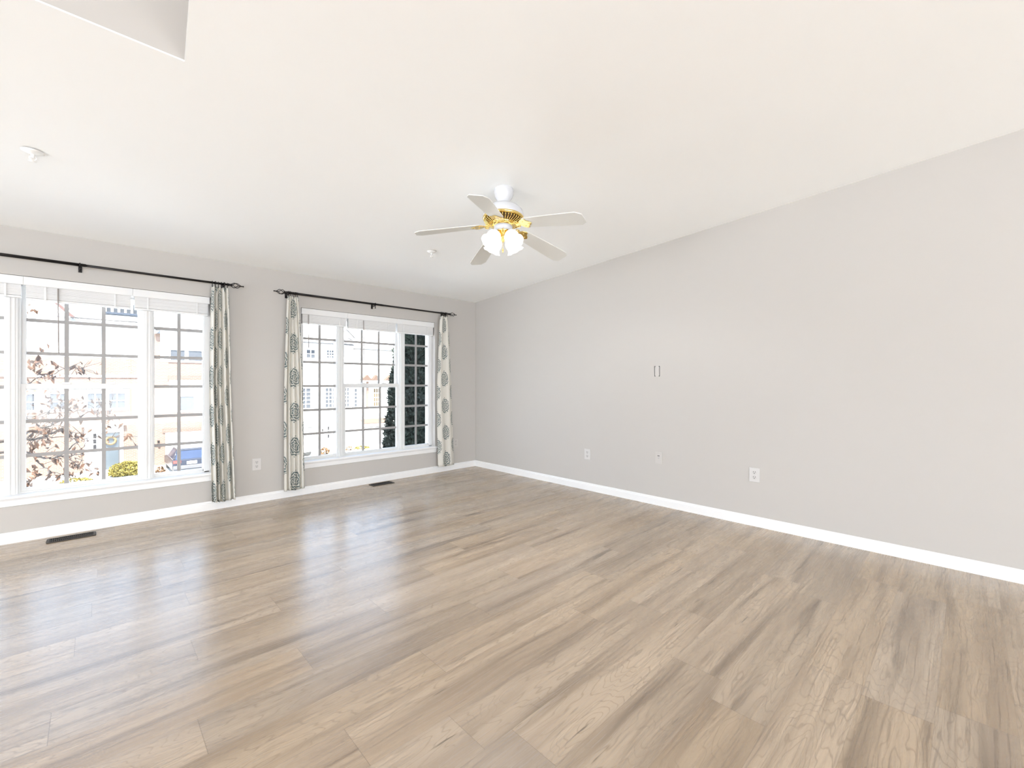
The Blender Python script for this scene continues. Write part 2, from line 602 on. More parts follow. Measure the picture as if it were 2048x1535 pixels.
# wall behind the camera; door opening and frame added for the fill light
mb = MB()
zt = zc(BACK) + 0.03
mb.box(LEFT - 0.2, BACK, -0.05, -5.2, BACK - 0.2, zt)
mb.box(2.8, BACK, -0.05, W + 0.2, BACK - 0.2, zt)
mb.box(-5.2, BACK, 2.75, 2.8, BACK - 0.2, zt)
struct('wall_front', mb, M['wall'], 'greige wall with an added opening', 'wall')
mb = MB()
for x in (-5.2, -3.2, -1.2, 0.8, 2.74):
    mb.box(x, BACK - 0.12, 0, x + 0.06, BACK - 0.06, 2.75)
mb.box(-5.2, BACK - 0.12, 2.68, 2.8, BACK - 0.06, 2.75)
mb.box(-5.2, BACK - 0.12, 0.0, 2.8, BACK - 0.06, 0.07)
struct('added_door', mb, M['trim'], 'white frame of an added, unseen door opening', 'door')

# sloping ceiling with the opening towards the upper hall
HX0, HY0, HY1 = -2.5, -1.05, 2.293
hole = [(HX0, HY0), (0.0, HY0), (0.279, HY1), (HX0, HY1)]
mb = MB()
CT = 0.006


def cprism(poly):
    mb.prism([(x, y, zc(y)) for x, y in poly], (0, 0, CT))


L, R, B, F_ = LEFT - 0.1, W + 0.1, BACK - 0.1, D + 0.1
cprism([(L, HY1), (R, HY1), (R, F_), (L, F_)])
cprism([(L, B), (R, B), (R, HY0), (L, HY0)])
cprism([(L, HY0), (HX0, HY0), (HX0, HY1), (L, HY1)])
cprism([(0.0, HY0), (R, HY0), (R, HY1), (0.279, HY1)])
struct('ceiling', mb, M['ceil'], 'white gently sloping ceiling with an opening', 'ceiling')

# upper hall seen through the opening
mb = MB().box(LEFT - 0.2, HY1 + 0.003, zc(HY1) + CT + 0.001, W + 0.2, HY1 + 0.15, 4.7)
struct('wall_upper', mb, M['wall'], 'beige wall rising above the ceiling opening', 'wall')
mb = MB()
mb.box(LEFT - 0.2, BACK - 0.2, zc(BACK) + 0.03, LEFT - 0.05, D + 0.22, 4.7)
mb.box(W + 0.05, BACK - 0.2, zc(BACK) + 0.03, W + 0.2, D + 0.22, 4.7)
mb.box(W + 0.05, HY1, zc(D), W + 0.2, D + 0.22, 4.7)
mb.box(LEFT - 0.2, HY1, zc(D), LEFT - 0.05, D + 0.22, 4.7)
mb.box(LEFT - 0.2, BACK - 0.2, zc(BACK) + 0.03, W + 0.2, BACK - 0.05, 4.7)
mb.box(LEFT - 0.2, D + 0.06, zc(D) + 0.05, W + 0.2, D + 0.22, 4.7)
struct('wall_loft', mb, M['wall'])  # unseen walls, added to keep sky light from leaking in
mb = MB().prism([(LEFT - 0.6, BACK - 0.6, 4.7), (LEFT - 0.6, D + 1.7, 4.7), (LEFT - 0.6, (D + BACK) / 2, 6.6)], (W - LEFT + 1.2, 0, 0))  # unseen roof, its deep eave shaped to shade the near evergreen
struct('roof', mb, M['shingle'])


# baseboards with a moulded cap
def baseboard(name, p0, p1, nrm, label):
    prof = [(0, 0), (0.013, 0), (0.013, 0.062), (0.009, 0.069), (0.009, 0.075), (0.004, 0.083), (0, 0.083)]
    d = Vector(p1) - Vector(p0)
    mb = MB().prism([Vector(p0) + Vector(nrm) * a + Vector((0, 0, h)) for a, h in prof], d)
    return struct(name, mb, M['trim'], label, 'baseboard')


baseboard('baseboard_back', (LEFT, D, 0), (W, D, 0), (0, -1, 0), 'white baseboard under the windows')
baseboard('baseboard_right', (W, BACK, 0), (W, D, 0), (-1, 0, 0), 'white baseboard along the bare wall')


# ------------------------------------------------------------------ windows
GH = 0.0135      # half width of a grille bar


def window(idx, x0):
    x1 = x0 + 1.71
    lab = ('white triple window at the left of the wall', 'white triple window nearest the corner')[idx]
    w = empty('window_%d' % (idx + 1), (x0, D, WZ0), lab, 'window', None, 'structure')
    yf = D + 0.075      # front of the frame
    U = lambda u: x0 + u
    # outer frame
    f = MB()
    f.box(U(0), yf, WZ0, U(0.045), D + 0.17, WZ1)
    f.box(U(1.665), yf, WZ0, U(1.71), D + 0.17, WZ1)
    f.box(U(0), yf, 1.955, U(1.71), D + 0.17, WZ1)
    f.box(U(0), yf, WZ0, U(1.71), D + 0.17, 0.365)
    f.build('window_frame', M['vinyl'], w, bevel=0.003)
    # mullions with a ribbed face
    for a, b in ((0.425, 0.485), (1.225, 1.285)):
        q = MB().box(U(a), yf - 0.022, 0.352, U(b), D + 0.17, 1.96)
        q.box(U(a + 0.014), yf - 0.027, 0.352, U(a + 0.022), yf - 0.02, 1.96)
        q.box(U(b - 0.022), yf - 0.027, 0.352, U(b - 0.014), yf - 0.02, 1.96)
        q.box(U(a - 0.012), yf - 0.004, 0.352, U(b + 0.012), D + 0.165, 1.96)
        q.build('window_mullion', M['vinyl'], w, bevel=0.002)
    zr = [0.639, 0.904, 1.172, 1.439, 1.70]
    # fixed side lights
    for a, b in ((0.045, 0.42), (1.29, 1.665)):
        s = MB()
        ga, gb = a + 0.008, b - 0.008
        s.box(U(a), D + 0.085, 0.36, U(ga + 0.0), D + 0.125, 1.96)
        s.box(U(gb), D + 0.085, 0.36, U(b), D + 0.125, 1.96)
        s.box(U(a), D + 0.085, 0.36, U(b), D + 0.125, 0.389)
        s.box(U(a), D + 0.085, 1.94, U(b), D + 0.125, 1.96)
        s.build('window_sash', M['vinyl'], w, bevel=0.002)
        p = MB().box(U(ga), D + 0.104, 0.389, U(gb), D + 0.108, 1.94)
        p.build('window_pane', M['glass'], w)
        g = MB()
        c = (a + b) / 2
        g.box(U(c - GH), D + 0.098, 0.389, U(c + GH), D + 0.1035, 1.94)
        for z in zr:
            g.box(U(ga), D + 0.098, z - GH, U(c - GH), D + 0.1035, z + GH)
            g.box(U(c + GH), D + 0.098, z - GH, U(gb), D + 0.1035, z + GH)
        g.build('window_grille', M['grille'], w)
    # double-hung centre: lower sash inside, upper sash outside
    a, b = 0.49, 1.22
    for low in (1, 0):
        y0, y1 = (D + 0.085, D + 0.118) if low else (D + 0.122, D + 0.155)
        z0, z1 = (0.353, 1.198) if low else (1.150, 1.96)
        st = 0.033
        s = MB()
        s.box(U(a), y0, z0, U(a + st), y1, z1)
        s.box(U(b - st), y0, z0, U(b), y1, z1)
        s.box(U(a + st), y0, z0, U(b - st), y1, z0 + (0.036 if low else 0.038))
        s.box(U(a + st), y0, z1 - (0.042 if low else 0.02), U(b - st), y1, z1)
        if low:
            for px in (0.72, 0.99):      # sash locks and lift rail
                s.box(U(px), y0 - 0.008, z1 - 0.004, U(px + 0.05), y0 + 0.02, z1 + 0.012)
            s.box(U(a + st), y0 - 0.006, z0 + 0.02, U(b - st), y0, z0 + 0.028)
        s.build('window_sash', M['vinyl'], w, bevel=0.002)
        ym = (y0 + y1) / 2
        zg0, zg1 = z0 + (0.036 if low else 0.038), z1 - (0.042 if low else 0.02)
        MB().box(U(a + st), ym, zg0, U(b - st), ym + 0.004, zg1).build('window_pane', M['glass'], w)
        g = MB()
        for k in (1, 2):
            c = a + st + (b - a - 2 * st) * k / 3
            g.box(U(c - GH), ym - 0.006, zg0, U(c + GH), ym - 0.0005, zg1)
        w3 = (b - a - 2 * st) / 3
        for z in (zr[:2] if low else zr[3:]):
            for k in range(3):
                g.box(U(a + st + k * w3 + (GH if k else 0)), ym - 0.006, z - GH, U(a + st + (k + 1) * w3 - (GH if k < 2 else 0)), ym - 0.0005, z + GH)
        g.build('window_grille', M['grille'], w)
    # stool and apron
    s = MB().box(x0 - 0.035, D - 0.03, WZ0, x1 + 0.035, D + 0.002, WZ0 + 0.019).box(U(0), D, WZ0, x1, yf + 0.01, WZ0 + 0.019)
    s.build('window_sill', M['trim'], w, bevel=0.004)
    s = MB().prism([(x0 - 0.02, D, 0.275), (x0 - 0.02, D - 0.012, 0.279), (x0 - 0.02, D - 0.014, 0.32), (x0 - 0.02, D - 0.02, WZ0), (x0 - 0.02, D, WZ0)], (1.75, 0, 0))
    s.build('window_apron', M['trim'], w)
    return w


for i, (a, b) in enumerate(WIN):
    window(i, a)

# ------------------------------------------------------------------ blinds (three raised blinds in each window)
SPAN = [(0.008, 0.5157), (0.5163, 1.1477), (1.1483, 1.702)]
WHERE = [['in the leftmost light of the left window', 'in the middle light of the left window', 'in the right light of the left window, beside a curtain'],
         ['in the left light of the window nearest the corner', 'in the middle light of the window nearest the corner', 'in the light showing the dark evergreens']]
WANDS = {(0, 1): (0.70, 0.40), (1, 0): (0.08, 0.24), (1, 1): (0.71, 0.36)}
for wi, (x0, _) in enumerate(WIN):
    for bi, (a, b) in enumerate(SPAN):
        t = empty('window_blind', (x0 + (a + b) / 2, D + 0.03, WZ1),
                  'raised white slatted blind ' + WHERE[wi][bi], 'blind', 'raised white window blinds')
        zb = 1.842 + (0.012 if bi == 0 else 0)
        v = MB().box(x0 + a, D + 0.001, 1.953, x0 + b, D + 0.014, WZ1 - 0.003)
        v.box(x0 + a, D + 0.014, 1.953, x0 + a + 0.008, D + 0.06, WZ1 - 0.003)
        v.box(x0 + b - 0.008, D + 0.014, 1.953, x0 + b, D + 0.06, WZ1 - 0.003)
        v.build('valance', M['blind'], t, bevel=0.002)
        MB().box(x0 + a + 0.01, D + 0.016, 1.965, x0 + b - 0.01, D + 0.058, WZ1 - 0.003).build('head_rail', M['blind'], t)
        n = 14
        z = zb + 0.018
        s = MB()
        st = (1.962 - z) / n
        for q in range(n):
            zz = z + q * st
            jit = random.uniform(-0.0015, 0.0015)
            s.box(x0 + a + 0.012, D + 0.014 + jit, zz, x0 + b - 0.012, D + 0.062 + jit, zz + st * 0.86)
        s.build('slats', M['blind'], t)
        MB().box(x0 + a + 0.012, D + 0.013, zb, x0 + b - 0.012, D + 0.063, zb + 0.016).build('bottom_rail', M['blind'], t, bevel=0.003)
        for fx in (0.18, 0.82):
            px = x0 + a + (b - a) * fx
            MB().box(px - 0.006, D + 0.009, zb, px + 0.006, D + 0.0125, 1.955).build('ladder_tape', M['blind'], t)
        if (wi, bi) in WANDS:
            u, ln = WANDS[(wi, bi)]
            px = x0 + u - 0.02 * 0
            MB().tube([(px, D + 0.006, 1.95), (px, D + 0.006, 1.84), (px + 0.004, D + 0.008, 1.83 - ln)], 0.0045, 8).build('tilt_wand', M['wand'], t)


# ------------------------------------------------------------------ curtain rods and curtains
RY, RZ = D - 0.09, 2.143


def finial(x, s):
    """open twisted cage with a ball tip, pointing along s"""
    f = MB()
    f.lathe([(0.0, 0), (0.013, 0.0), (0.013, 0.012), (0.009, 0.016), (0.009, 0.022), (0.014, 0.026), (0.014, 0.032), (0.0, 0.034)], (x, RY, RZ), 16, Matrix.Rotation(s * math.pi / 2, 3, 'Y'))
    for k in range(4):
        pts, rs = [], []
        for i in range(17):
            q = i / 16
            r = 0.024 * math.sin(math.pi * (q ** 0.8)) + 0.003
            an = k * math.pi / 2 + q * 2.2
            pts.append((x + s * (0.03 + q * 0.075), RY + r * math.cos(an), RZ + r * math.sin(an)))
            rs.append(0.0032)
        f.tube(pts, rs, 6)
    f.tube([(x + s * 0.1, RY, RZ), (x + s * 0.125, RY, RZ)], [0.006, 0.004], 10)
    f.lathe([(0.0, -0.007), (0.005, -0.005), (0.007, 0), (0.005, 0.005), (0, 0.007)], (x + s * 0.128, RY, RZ), 12)
    return f


def rod(xa, xb, brs, label):
    t = empty('curtain_rod', ((xa + xb) / 2, D, RZ), label, 'curtain rod', 'black curtain rods over the windows')
    xm = (xa + xb) / 2 + 0.05
    MB().tube([(xa, RY, RZ), (xm, RY, RZ)], 0.0118, 14).build('rod_tube', M['rod'], t)
    MB().tube([(xm - 0.02, RY, RZ), (xb, RY, RZ)], 0.0098, 14).build('rod_tube', M['rod'], t)
    finial(xa, -1).build('finial', M['rod'], t)
    finial(xb, 1).build('finial', M['rod'], t)
    for x in brs:
        b = MB()
        b.box(x - 0.011, D - 0.004, RZ - 0.045, x + 0.011, D, RZ + 0.02)
        b.tube([(x, D, RZ - 0.012), (x, D - 0.05, RZ - 0.016), (x, RY, RZ - 0.016)], 0.006, 8)
        b.torus((x, RY, RZ), 0.013, 0.0045, (1, 0, 0))
        b.tube([(x, RY, RZ - 0.012), (x, RY, RZ - 0.045)], 0.004, 8)
        b.lathe([(0, -0.006), (0.006, -0.004), (0.007, 0), (0.006, 0.004), (0, 0.006)], (x, RY, RZ - 0.045), 10)
        b.build('rod_bracket', M['rod'], t)
    return t


rod(-1.11, 0.93, (-1.06, -0.075, 0.90), 'black curtain rod with cage finial over the left window')
rod(1.46, 3.49, (1.47, 2.43, 3.44), 'black curtain rod with cage finials over the window nearest the corner')


def curtain(top, mid, bot, nf, phase, cols, uoff, label, amp=(0.014, 0.03, 0.034)):
    """top/mid/bot: (x0, x1) of the panel at its heading, middle and hem"""
    ztop, zbot = RZ - 0.035, 0.085
    zmid = 1.12
    t = empty('curtain', ((bot[0] + bot[1]) / 2, RY, ztop), label, 'curtain', 'cream medallion curtain panels')
    ns, nv = nf * 18, 60
    me = bpy.data.meshes.new('fabric')
    vs, fs, uvs = [], [], []
    CW = cols * 0.245
    u0 = uoff * 0.245
    for j in range(nv + 1):
        q = j / nv
        z = ztop + (zbot - ztop) * q
        s = (ztop - z) / (ztop - zmid)
        if s < 1:
            k = s ** 0.7
            xa, xb, am = top[0] + (mid[0] - top[0]) * k, top[1] + (mid[1] - top[1]) * k, amp[0] + (amp[1] - amp[0]) * k
        else:
            k = (zmid - z) / (zmid - zbot)
            xa, xb, am = mid[0] + (bot[0] - mid[0]) * k, mid[1] + (bot[1] - mid[1]) * k, amp[1] + (amp[2] - amp[1]) * k
        for i in range(ns + 1):
            p = i / ns
            w = 2 * math.pi * nf * p + phase
            wob = 0.35 * math.sin(3.1 * q + p * 9 + uoff * 5)
            x = xa + (xb - xa) * (p + (0.05 / nf) * math.sin(2 * w + 0.6) * math.sin(math.pi * p) + 0.05 * math.sin(2 * math.pi * p + uoff * 9) * math.sin(math.pi * p))
            fold = math.sin(w + wob)
            fold = math.copysign(abs(fold) ** 0.75, fold)
            y = RY + am * fold * (0.85 + 0.25 * math.sin(5 * p + 2)) - 0.004 * math.sin(6 * q + 8 * p)
            vs.append((x - t.location.x, y - t.location.y, z - t.location.z + 0.004 * math.sin(9 * p) * (q > 0.98)))
            uvs.append((p * CW + u0, z + 0.004 * math.sin(20 * p)))
    for j in range(nv):
        for i in range(ns):
            a = j * (ns + 1) + i
            fs.append((a, a + 1, a + ns + 2, a + ns + 1))
    me.from_pydata(vs, [], fs)
    ul = me.uv_layers.new(name='UVMap')
    for lp in me.loops:
        ul.data[lp.index].uv = uvs[lp.vertex_index]
    me.polygons.foreach_set('use_smooth', [True] * len(fs))
    me.materials.append(M['curtain'])
    o = bpy.data.objects.new('fabric', me)
    COL.objects.link(o)
    o.parent = t
    md = o.modifiers.new('solid', 'SOLIDIFY')
    md.thickness = 0.002
    # clip rings
    n = 6
    for i in range(n):
        x = top[0] + 0.006 + (top[1] - top[0] - 0.012) * i / (n - 1)
        r = MB().torus((x, RY, RZ), 0.0155, 0.0022, (1, 0.25 * math.sin(i * 2), 0), 18, 6)
        r.box(x - 0.003, RY - 0.004, RZ - 0.042, x + 0.003, RY + 0.004, RZ - 0.0155)
        r.build('clip_ring', M['rod'], t)
    return t


curtain((0.800, 0.932), (0.785, 0.955), (0.805, 0.992), 5, 0.5, 4.2, 0.2, 'cream curtain with grey green medallions, right of the left window')
curtain((1.462, 1.562), (1.430, 1.618), (1.430, 1.633), 5, 2.4, 1.7, -0.35, 'cream curtain with grey green medallions, left of the window nearest the corner', (0.010, 0.018, 0.022))
curtain((3.362, 3.472), (3.310, 3.545), (3.330, 3.588), 2, 1.57, 1.9, -0.45, 'cream medallion curtain hanging closest to the room corner', (0.008, 0.012, 0.016))


# ------------------------------------------------------------------ outlets and wall plates
def plate_frame(pos, wall):
    """returns f(a, b, d): a across the wall, b up, d out of the wall"""
    p = Vector(pos)
    if wall == 'right':
        return lambda a, b, d: p + Vector((-d, -a, b))
    return lambda a, b, d: p + Vector((a, -d, b))


def pbox(mb, F, a0, b0, d0, a1, b1, d1):
    P = [F(a, b, d) for a in (a0, a1) for b in (b0, b1) for d in (d0, d1)]
    xs_, ys_, zs_ = zip(*[(q.x, q.y, q.z) for q in P])
    mb.box(min(xs_), min(ys_), min(zs_), max(xs_), max(ys_), max(zs_))


def outlet(pos, wall, label, painted=False):
    t = empty('wall_outlet', pos, label, 'outlet', 'duplex wall outlets')
    F = plate_frame(pos, wall)
    mt = M['plate_painted'] if painted else M['plate']
    mb = MB()
    pbox(mb, F, -0.041, -0.06, 0, 0.041, 0.06, 0.006)
    mb.build('cover_plate', mt, t, bevel=0.003)
    for s in (0.021, -0.021):
        mb = MB()
        pts = []
        for k in range(20):
            an = 2 * math.pi * k / 20
            pts.append(F(0.0165 * math.cos(an), s + max(-0.0125, min(0.0125, 0.0165 * math.sin(an))), 0.006))
        nrm = F(0, 0, 0.0018) - F(0, 0, 0)
        mb.prism(pts, nrm)
        r = mb.build('receptacle', M['plate_painted'] if painted else M['recept'], t)
        h = MB()
        pbox(h, F, -0.0085, s + 0.001, 0.0072, -0.0055, s + 0.010, 0.0085)
        pbox(h, F, 0.0055, s + 0.001, 0.0072, 0.0085, s + 0.010, 0.0085)
        pbox(h, F, -0.003, s - 0.010, 0.0072, 0.003, s - 0.004, 0.0085)
        h.build('slot', M['slot'], r)
    mb = MB()
    c = F(0, 0, 0.006)
    mb.lathe([(0.0028, 0), (0.0028, 0.0012), (0, 0.0016)], c, 10, (Vector((0, 0, 1)).rotation_difference(F(0, 0, 1) - F(0, 0, 0))).to_matrix())
    mb.build('screw', M['steel'], t)
    return t


outlet((W, 2.98, 0.403), 'right', 'white outlet on the bare wall, the one closest to the room corner')
outlet((W, 1.254, 0.430), 'right', 'white outlet on the bare wall, the largest and farthest from the corner')
outlet((1.195, D, 0.384), 'back', 'white outlet between the two windows')
outlet((3.672, D, 0.368), 'back', 'wall coloured outlet beside the curtain closest to the corner', True)

# low cable plate
P0 = (W, 2.118, 0.467)
t = empty('cable_plate', P0, 'wall coloured cable jack plate below the open bracket', 'wall plate')
F = plate_frame(P0, 'right')
mb = MB(); pbox(mb, F, -0.036, -0.058, 0, 0.036, 0.058, 0.005); mb.build('cover_plate', M['plate_painted'], t, bevel=0.002)
mb = MB(); pbox(mb, F, -0.016, -0.033, 0.005, 0.016, 0.033, 0.0075); mb.build('insert', M['plate_painted'], t, bevel=0.001)
mb = MB(); pbox(mb, F, -0.011, 0.018, 0.0074, 0.011, 0.024, 0.0085); mb.build('slot', M['slot'], t)
mb = MB()
mb.lathe([(0.0045, 0), (0.0045, 0.009), (0.0025, 0.009), (0.0025, 0.012), (0, 0.012)], F(0, -0.003, 0.0075), 12, Vector((0, 0, 1)).rotation_difference(Vector((-1, 0, 0))).to_matrix())
mb.build('coax_jack', M['steel'], t)

# open low-voltage bracket higher up
P0 = (W, 2.135, 1.321)
t = empty('cable_bracket', P0, 'open bracket with dark edges high on the bare wall', 'wall plate')
F = plate_frame(P0, 'right')
mb = MB()
pbox(mb, F, -0.030, -0.05, 0, 0.030, 0.05, 0.003)
mb.build('painted_box_cover', M['plate_painted'], t)
for s in (-1, 1):
    mb = MB()
    pbox(mb, F, s * 0.0255 - 0.0022, -0.046, 0.002, s * 0.0255 + 0.0022, 0.046, 0.0045)
    for b in (-0.047, 0.047):
        mb.lathe([(0.0048, 0), (0.0048, 0.0035), (0, 0.0035)], F(s * 0.0225, b, 0.002), 12, Vector((0, 0, 1)).rotation_difference(Vector((-1, 0, 0))).to_matrix())
    mb.build('bracket_edge', M['slot'], t)
mb = MB(); pbox(mb, F, -0.012, -0.030, 0.003, 0.012, 0.030, 0.006); mb.build('brush_insert', M['plate_painted'], t, bevel=0.001)


# ------------------------------------------------------------------ floor registers
def register(cx, cy, label):
    t = empty('floor_register', (cx, cy, 0), label, 'floor vent', 'dark floor registers under the windows')
    w, d = 0.135, 0.062
    f = MB()
    f.box(cx - w, cy - d, 0, cx + w, cy - d + 0.014, 0.006)
    f.box(cx - w, cy + d - 0.014, 0, cx + w, cy + d, 0.006)
    f.box(cx - w, cy - d + 0.014, 0, cx - w + 0.014, cy + d - 0.014, 0.006)
    f.box(cx + w - 0.014, cy - d + 0.014, 0, cx + w, cy + d - 0.014, 0.006)
    f.build('register_frame', M['vent'], t, bevel=0.002)
    g = MB()
    n = 22
    for i in range(n):
        x = cx - w + 0.018 + (2 * w - 0.036) * i / (n - 1)
        g.box(x - 0.0018, cy - d + 0.012, 0.001, x + 0.0018, cy + d - 0.012, 0.0045)
    g.box(cx - w + 0.012, cy - 0.004, 0.001, cx + w - 0.012, cy + 0.004, 0.005)
    g.build('louver', M['vent'], t)
    MB().box(cx - w + 0.012, cy - d + 0.012, 0.0003, cx + w - 0.012, cy + d - 0.012, 0.0009).build('duct_opening', M['vent_hole'], t)


register(-0.118, 4.835, 'dark floor register under the left window')
register(2.495, 4.862, 'dark floor register under the window nearest the corner')


# ------------------------------------------------------------------ sprinklers
def sprinkler(x, y, label):
    z = zc(y)
    t = empty('fire_sprinkler', (x, y, z), label, 'sprinkler', 'white ceiling sprinklers')
    tilt = Matrix.Rotation(math.atan(SLOPE), 3, 'X')
    MB().lathe([(0.0, -0.016), (0.02, -0.015), (0.034, -0.008), (0.046, -0.002), (0.048, 0.002)], (x, y, z), 28, tilt).build('escutcheon', M['sprink'], t)
    MB().lathe([(0.0, -0.034), (0.008, -0.034), (0.009, -0.016)], (x, y, z), 14).build('sprinkler_body', M['sprink'], t)
    a = MB()
    for s in (-1, 1):
        a.tube([(x + s * 0.009, y, z - 0.026), (x + s * 0.014, y, z - 0.038), (x + s * 0.004, y, z - 0.052)], 0.0025, 6)
    a.build('frame_arm', M['sprink'], t)
    MB().lathe([(0.0, -0.056), (0.016, -0.055), (0.017, -0.053), (0.0, -0.051)], (x, y, z), 18).build('deflector', M['sprink'], t)


sprinkler(-0.239, 3.564, 'white fire sprinkler on the ceiling above the left window')
sprinkler(2.364, 3.596, 'small white fire sprinkler on the ceiling below the fan blades')


# ------------------------------------------------------------------ ceiling fan
FX, FY = 2.085, 2.263
FZ = zc(FY)
fan = empty('ceiling_fan', (FX, FY, FZ), 'white five blade ceiling fan with brass trim and lit tulip shades', 'ceiling fan')


def fl(prof, name, mat, parent=None, n=40):
    return MB().lathe([(r, FZ + h) for r, h in prof], (FX, FY, 0), n).build(name, mat, parent or fan)


can = fl([(0.058, 0.012), (0.066, 0.0), (0.069, -0.014), (0.068, -0.034), (0.061, -0.056), (0.047, -0.080), (0.040, -0.094), (0.037, -0.098), (0.024, -0.098), (0.020, -0.090)], 'canopy', M['fanwhite'])
fl([(0.013, -0.06), (0.013, -0.14)], 'downrod', M['fanwhite'], n=20)
fl([(0.021, -0.088), (0.031, -0.094), (0.030, -0.104), (0.019, -0.108)], 'hanger_gap', M['slot'], n=20)
fl([(0.0, -0.118), (0.03, -0.119), (0.075, -0.124), (0.112, -0.136), (0.134, -0.158), (0.142, -0.185), (0.142, -0.208), (0.134, -0.214)], 'motor_housing', M['fanwhite'])
fl([(0.143, -0.206), (0.1445, -0.212), (0.142, -0.220), (0.132, -0.226), (0.131, -0.222)], 'brass_ring', M['brass'])
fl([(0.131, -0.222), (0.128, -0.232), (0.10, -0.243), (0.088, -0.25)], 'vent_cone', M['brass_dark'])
ribs = MB()
for k in range(40):
    an = 2 * math.pi * k / 40
    ca_, sa_ = math.cos(an), math.sin(an)
    pr = [(0.133, -0.224), (0.130, -0.236), (0.101, -0.247), (0.086, -0.254)]
    ribs.tube([(FX + r * ca_, FY + r * sa_, FZ + h) for r, h in pr], 0.0034, 6)
ribs.build('vent_ribs', M['brass'], fan)
fl([(0.0875, -0.246), (0.0885, -0.257), (0.075, -0.266), (0.062, -0.27)], 'flywheel_cover', M['brass'])
fl([(0.062, -0.262), (0.066, -0.272), (0.064, -0.292), (0.056, -0.303), (0.0, -0.305)], 'switch_housing', M['fanwhite'])
fl([(0.05, -0.300), (0.054, -0.306), (0.046, -0.314), (0.028, -0.320), (0.024, -0.336), (0.030, -0.344), (0.024, -0.356), (0.010, -0.366), (0.007, -0.378), (0.0, -0.382)], 'light_fitter', M['brass'])

TH0, RT, DROOP = 2.4539, 0.603, 0.083
TX, TY = -0.058, -0.044
ZB = -0.265   # iron level below the ceiling point
for k in range(5):
    an = TH0 + k * 2 * math.pi / 5
    er = Vector((math.cos(an), math.sin(an), 0))
    et = Vector((-math.sin(an), math.cos(an), 0))
    def bl(r, w, h=0.0):
        # radius, tangential offset, extra height -> point on the pitched, drooping blade
        drop = DROOP * max(0.0, (r - 0.08) / (RT - 0.08))
        return Vector((FX, FY, FZ + ZB)) + er * r + et * w + Vector((0, 0, -drop + h - 0.20 * w))
    # blade outline, root to tip
    hw = [(0.168, 0.046), (0.20, 0.053), (0.35, 0.060), (0.50, 0.066), (0.566, 0.067), (RT, 0.042)]
    pts = [bl(r, w) for r, w in hw] + [bl(r, -w) for r, w in reversed(hw)]
    MB().prism(pts, (0, 0, 0.006)).build('fan_blade', M['blade'], fan, bevel=0.0015)
    iron = MB()
    # scrolled arm from the flywheel and a leaf-shaped foot under the blade
    iron.prism([bl(0.07, 0.012, -0.004), bl(0.105, 0.009, -0.01), bl(0.135, 0.013, -0.006), bl(0.135, -0.013, -0.006), bl(0.105, -0.009, -0.01), bl(0.07, -0.012, -0.004)], (0, 0, 0.007))
    leaf = [(0.130, 0.016), (0.150, 0.038), (0.172, 0.050), (0.190, 0.046), (0.196, 0.028), (0.214, 0.016), (0.226, 0.0)]
    iron.prism([bl(r, w, -0.005) for r, w in leaf] + [bl(r, -w, -0.005) for r, w in reversed(leaf[:-1])], (0, 0, 0.005))
    for s in (-1, 1):
        iron.torus(bl(0.112, s * 0.022, -0.006), 0.013, 0.004, (0, 0, 1), 16, 6)
    for r, w in ((0.168, 0.025), (0.168, -0.025), (0.20, 0)):
        iron.lathe([(0, -0.009), (0.004, -0.007), (0.005, -0.004)], bl(r, w), 10)
    iron.build('blade_iron', M['brass'], fan, bevel=0.001)

VIEW = math.atan2(-FY, -FX)
for k in range(4):
    an = VIEW + math.pi / 4 + k * math.pi / 2 - 0.05
    er = Vector((math.cos(an), math.sin(an), 0))
    base = Vector((FX, FY, FZ - 0.335))
    tilt = math.radians(38)                    # shade axis from straight down
    ax = (er * math.sin(tilt) + Vector((0, 0, -1)) * math.cos(tilt)).normalized()
    p0 = base + er * 0.052 + Vector((0, 0, 0.012))
    MB().tube([base + er * 0.018, base + er * 0.035 + Vector((0, 0, 0.014)), p0, p0 + ax * 0.016], 0.0075, 10).build('lamp_arm', M['brass'], fan)
    q = Vector((0, 0, 1)).rotation_difference(ax).to_matrix()
    MB().lathe([(0.0, -0.002), (0.02, 0.0), (0.023, 0.012), (0.026, 0.022), (0.022, 0.024)], p0, 20, q).build('shade_holder', M['brass'], fan)
    prof = [(0.022, 0.018), (0.036, 0.024), (0.047, 0.040), (0.050, 0.058), (0.047, 0.076), (0.046, 0.088), (0.052, 0.102), (0.062, 0.114)]
    sh = MB()
    n = 36
    vs, fs = [], []
    for i, (r, h) in enumerate(prof):
        e = max(0, (i - 4) / 3)
        for j in range(n):
            a = 2 * math.pi * j / n
            rr = r * (1 + 0.015 * e * math.cos(8 * a))
            vs.append(p0 + q @ Vector((rr * math.cos(a), rr * math.sin(a), h + 0.002 * e * math.cos(8 * a))))
    for i in range(len(prof) - 1):
        for j in range(n):
            fs.append((i * n + j, i * n + (j + 1) % n, (i + 1) * n + (j + 1) % n, (i + 1) * n + j))
    sh.add(vs, fs, True)
    sh.build('lamp_shade', M['shade'], fan, solid=0.003)
    pl = bpy.data.lights.new('fan_lamp_light', 'POINT')
    pl.energy, pl.shadow_soft_size, pl.color = 15.0, 0.012, (0.98, 0.98, 1.0)
    po = bpy.data.objects.new('fan_lamp_light', pl)
    COL.objects.link(po)
    po.parent = fan
    po.location = p0 + ax * 0.056 - Vector((FX, FY, FZ))
    MB().lathe([(0.0, 0.018), (0.010, 0.020), (0.013, 0.030), (0.014, 0.038), (0.010, 0.046), (0.0, 0.050)], p0, 18, q).build('light_bulb', M['bulb'], fan)
ch = MB()
ca0 = Vector((FX, FY, FZ - 0.30)) + Vector((math.cos(VIEW), math.sin(VIEW), 0)) * 0.062
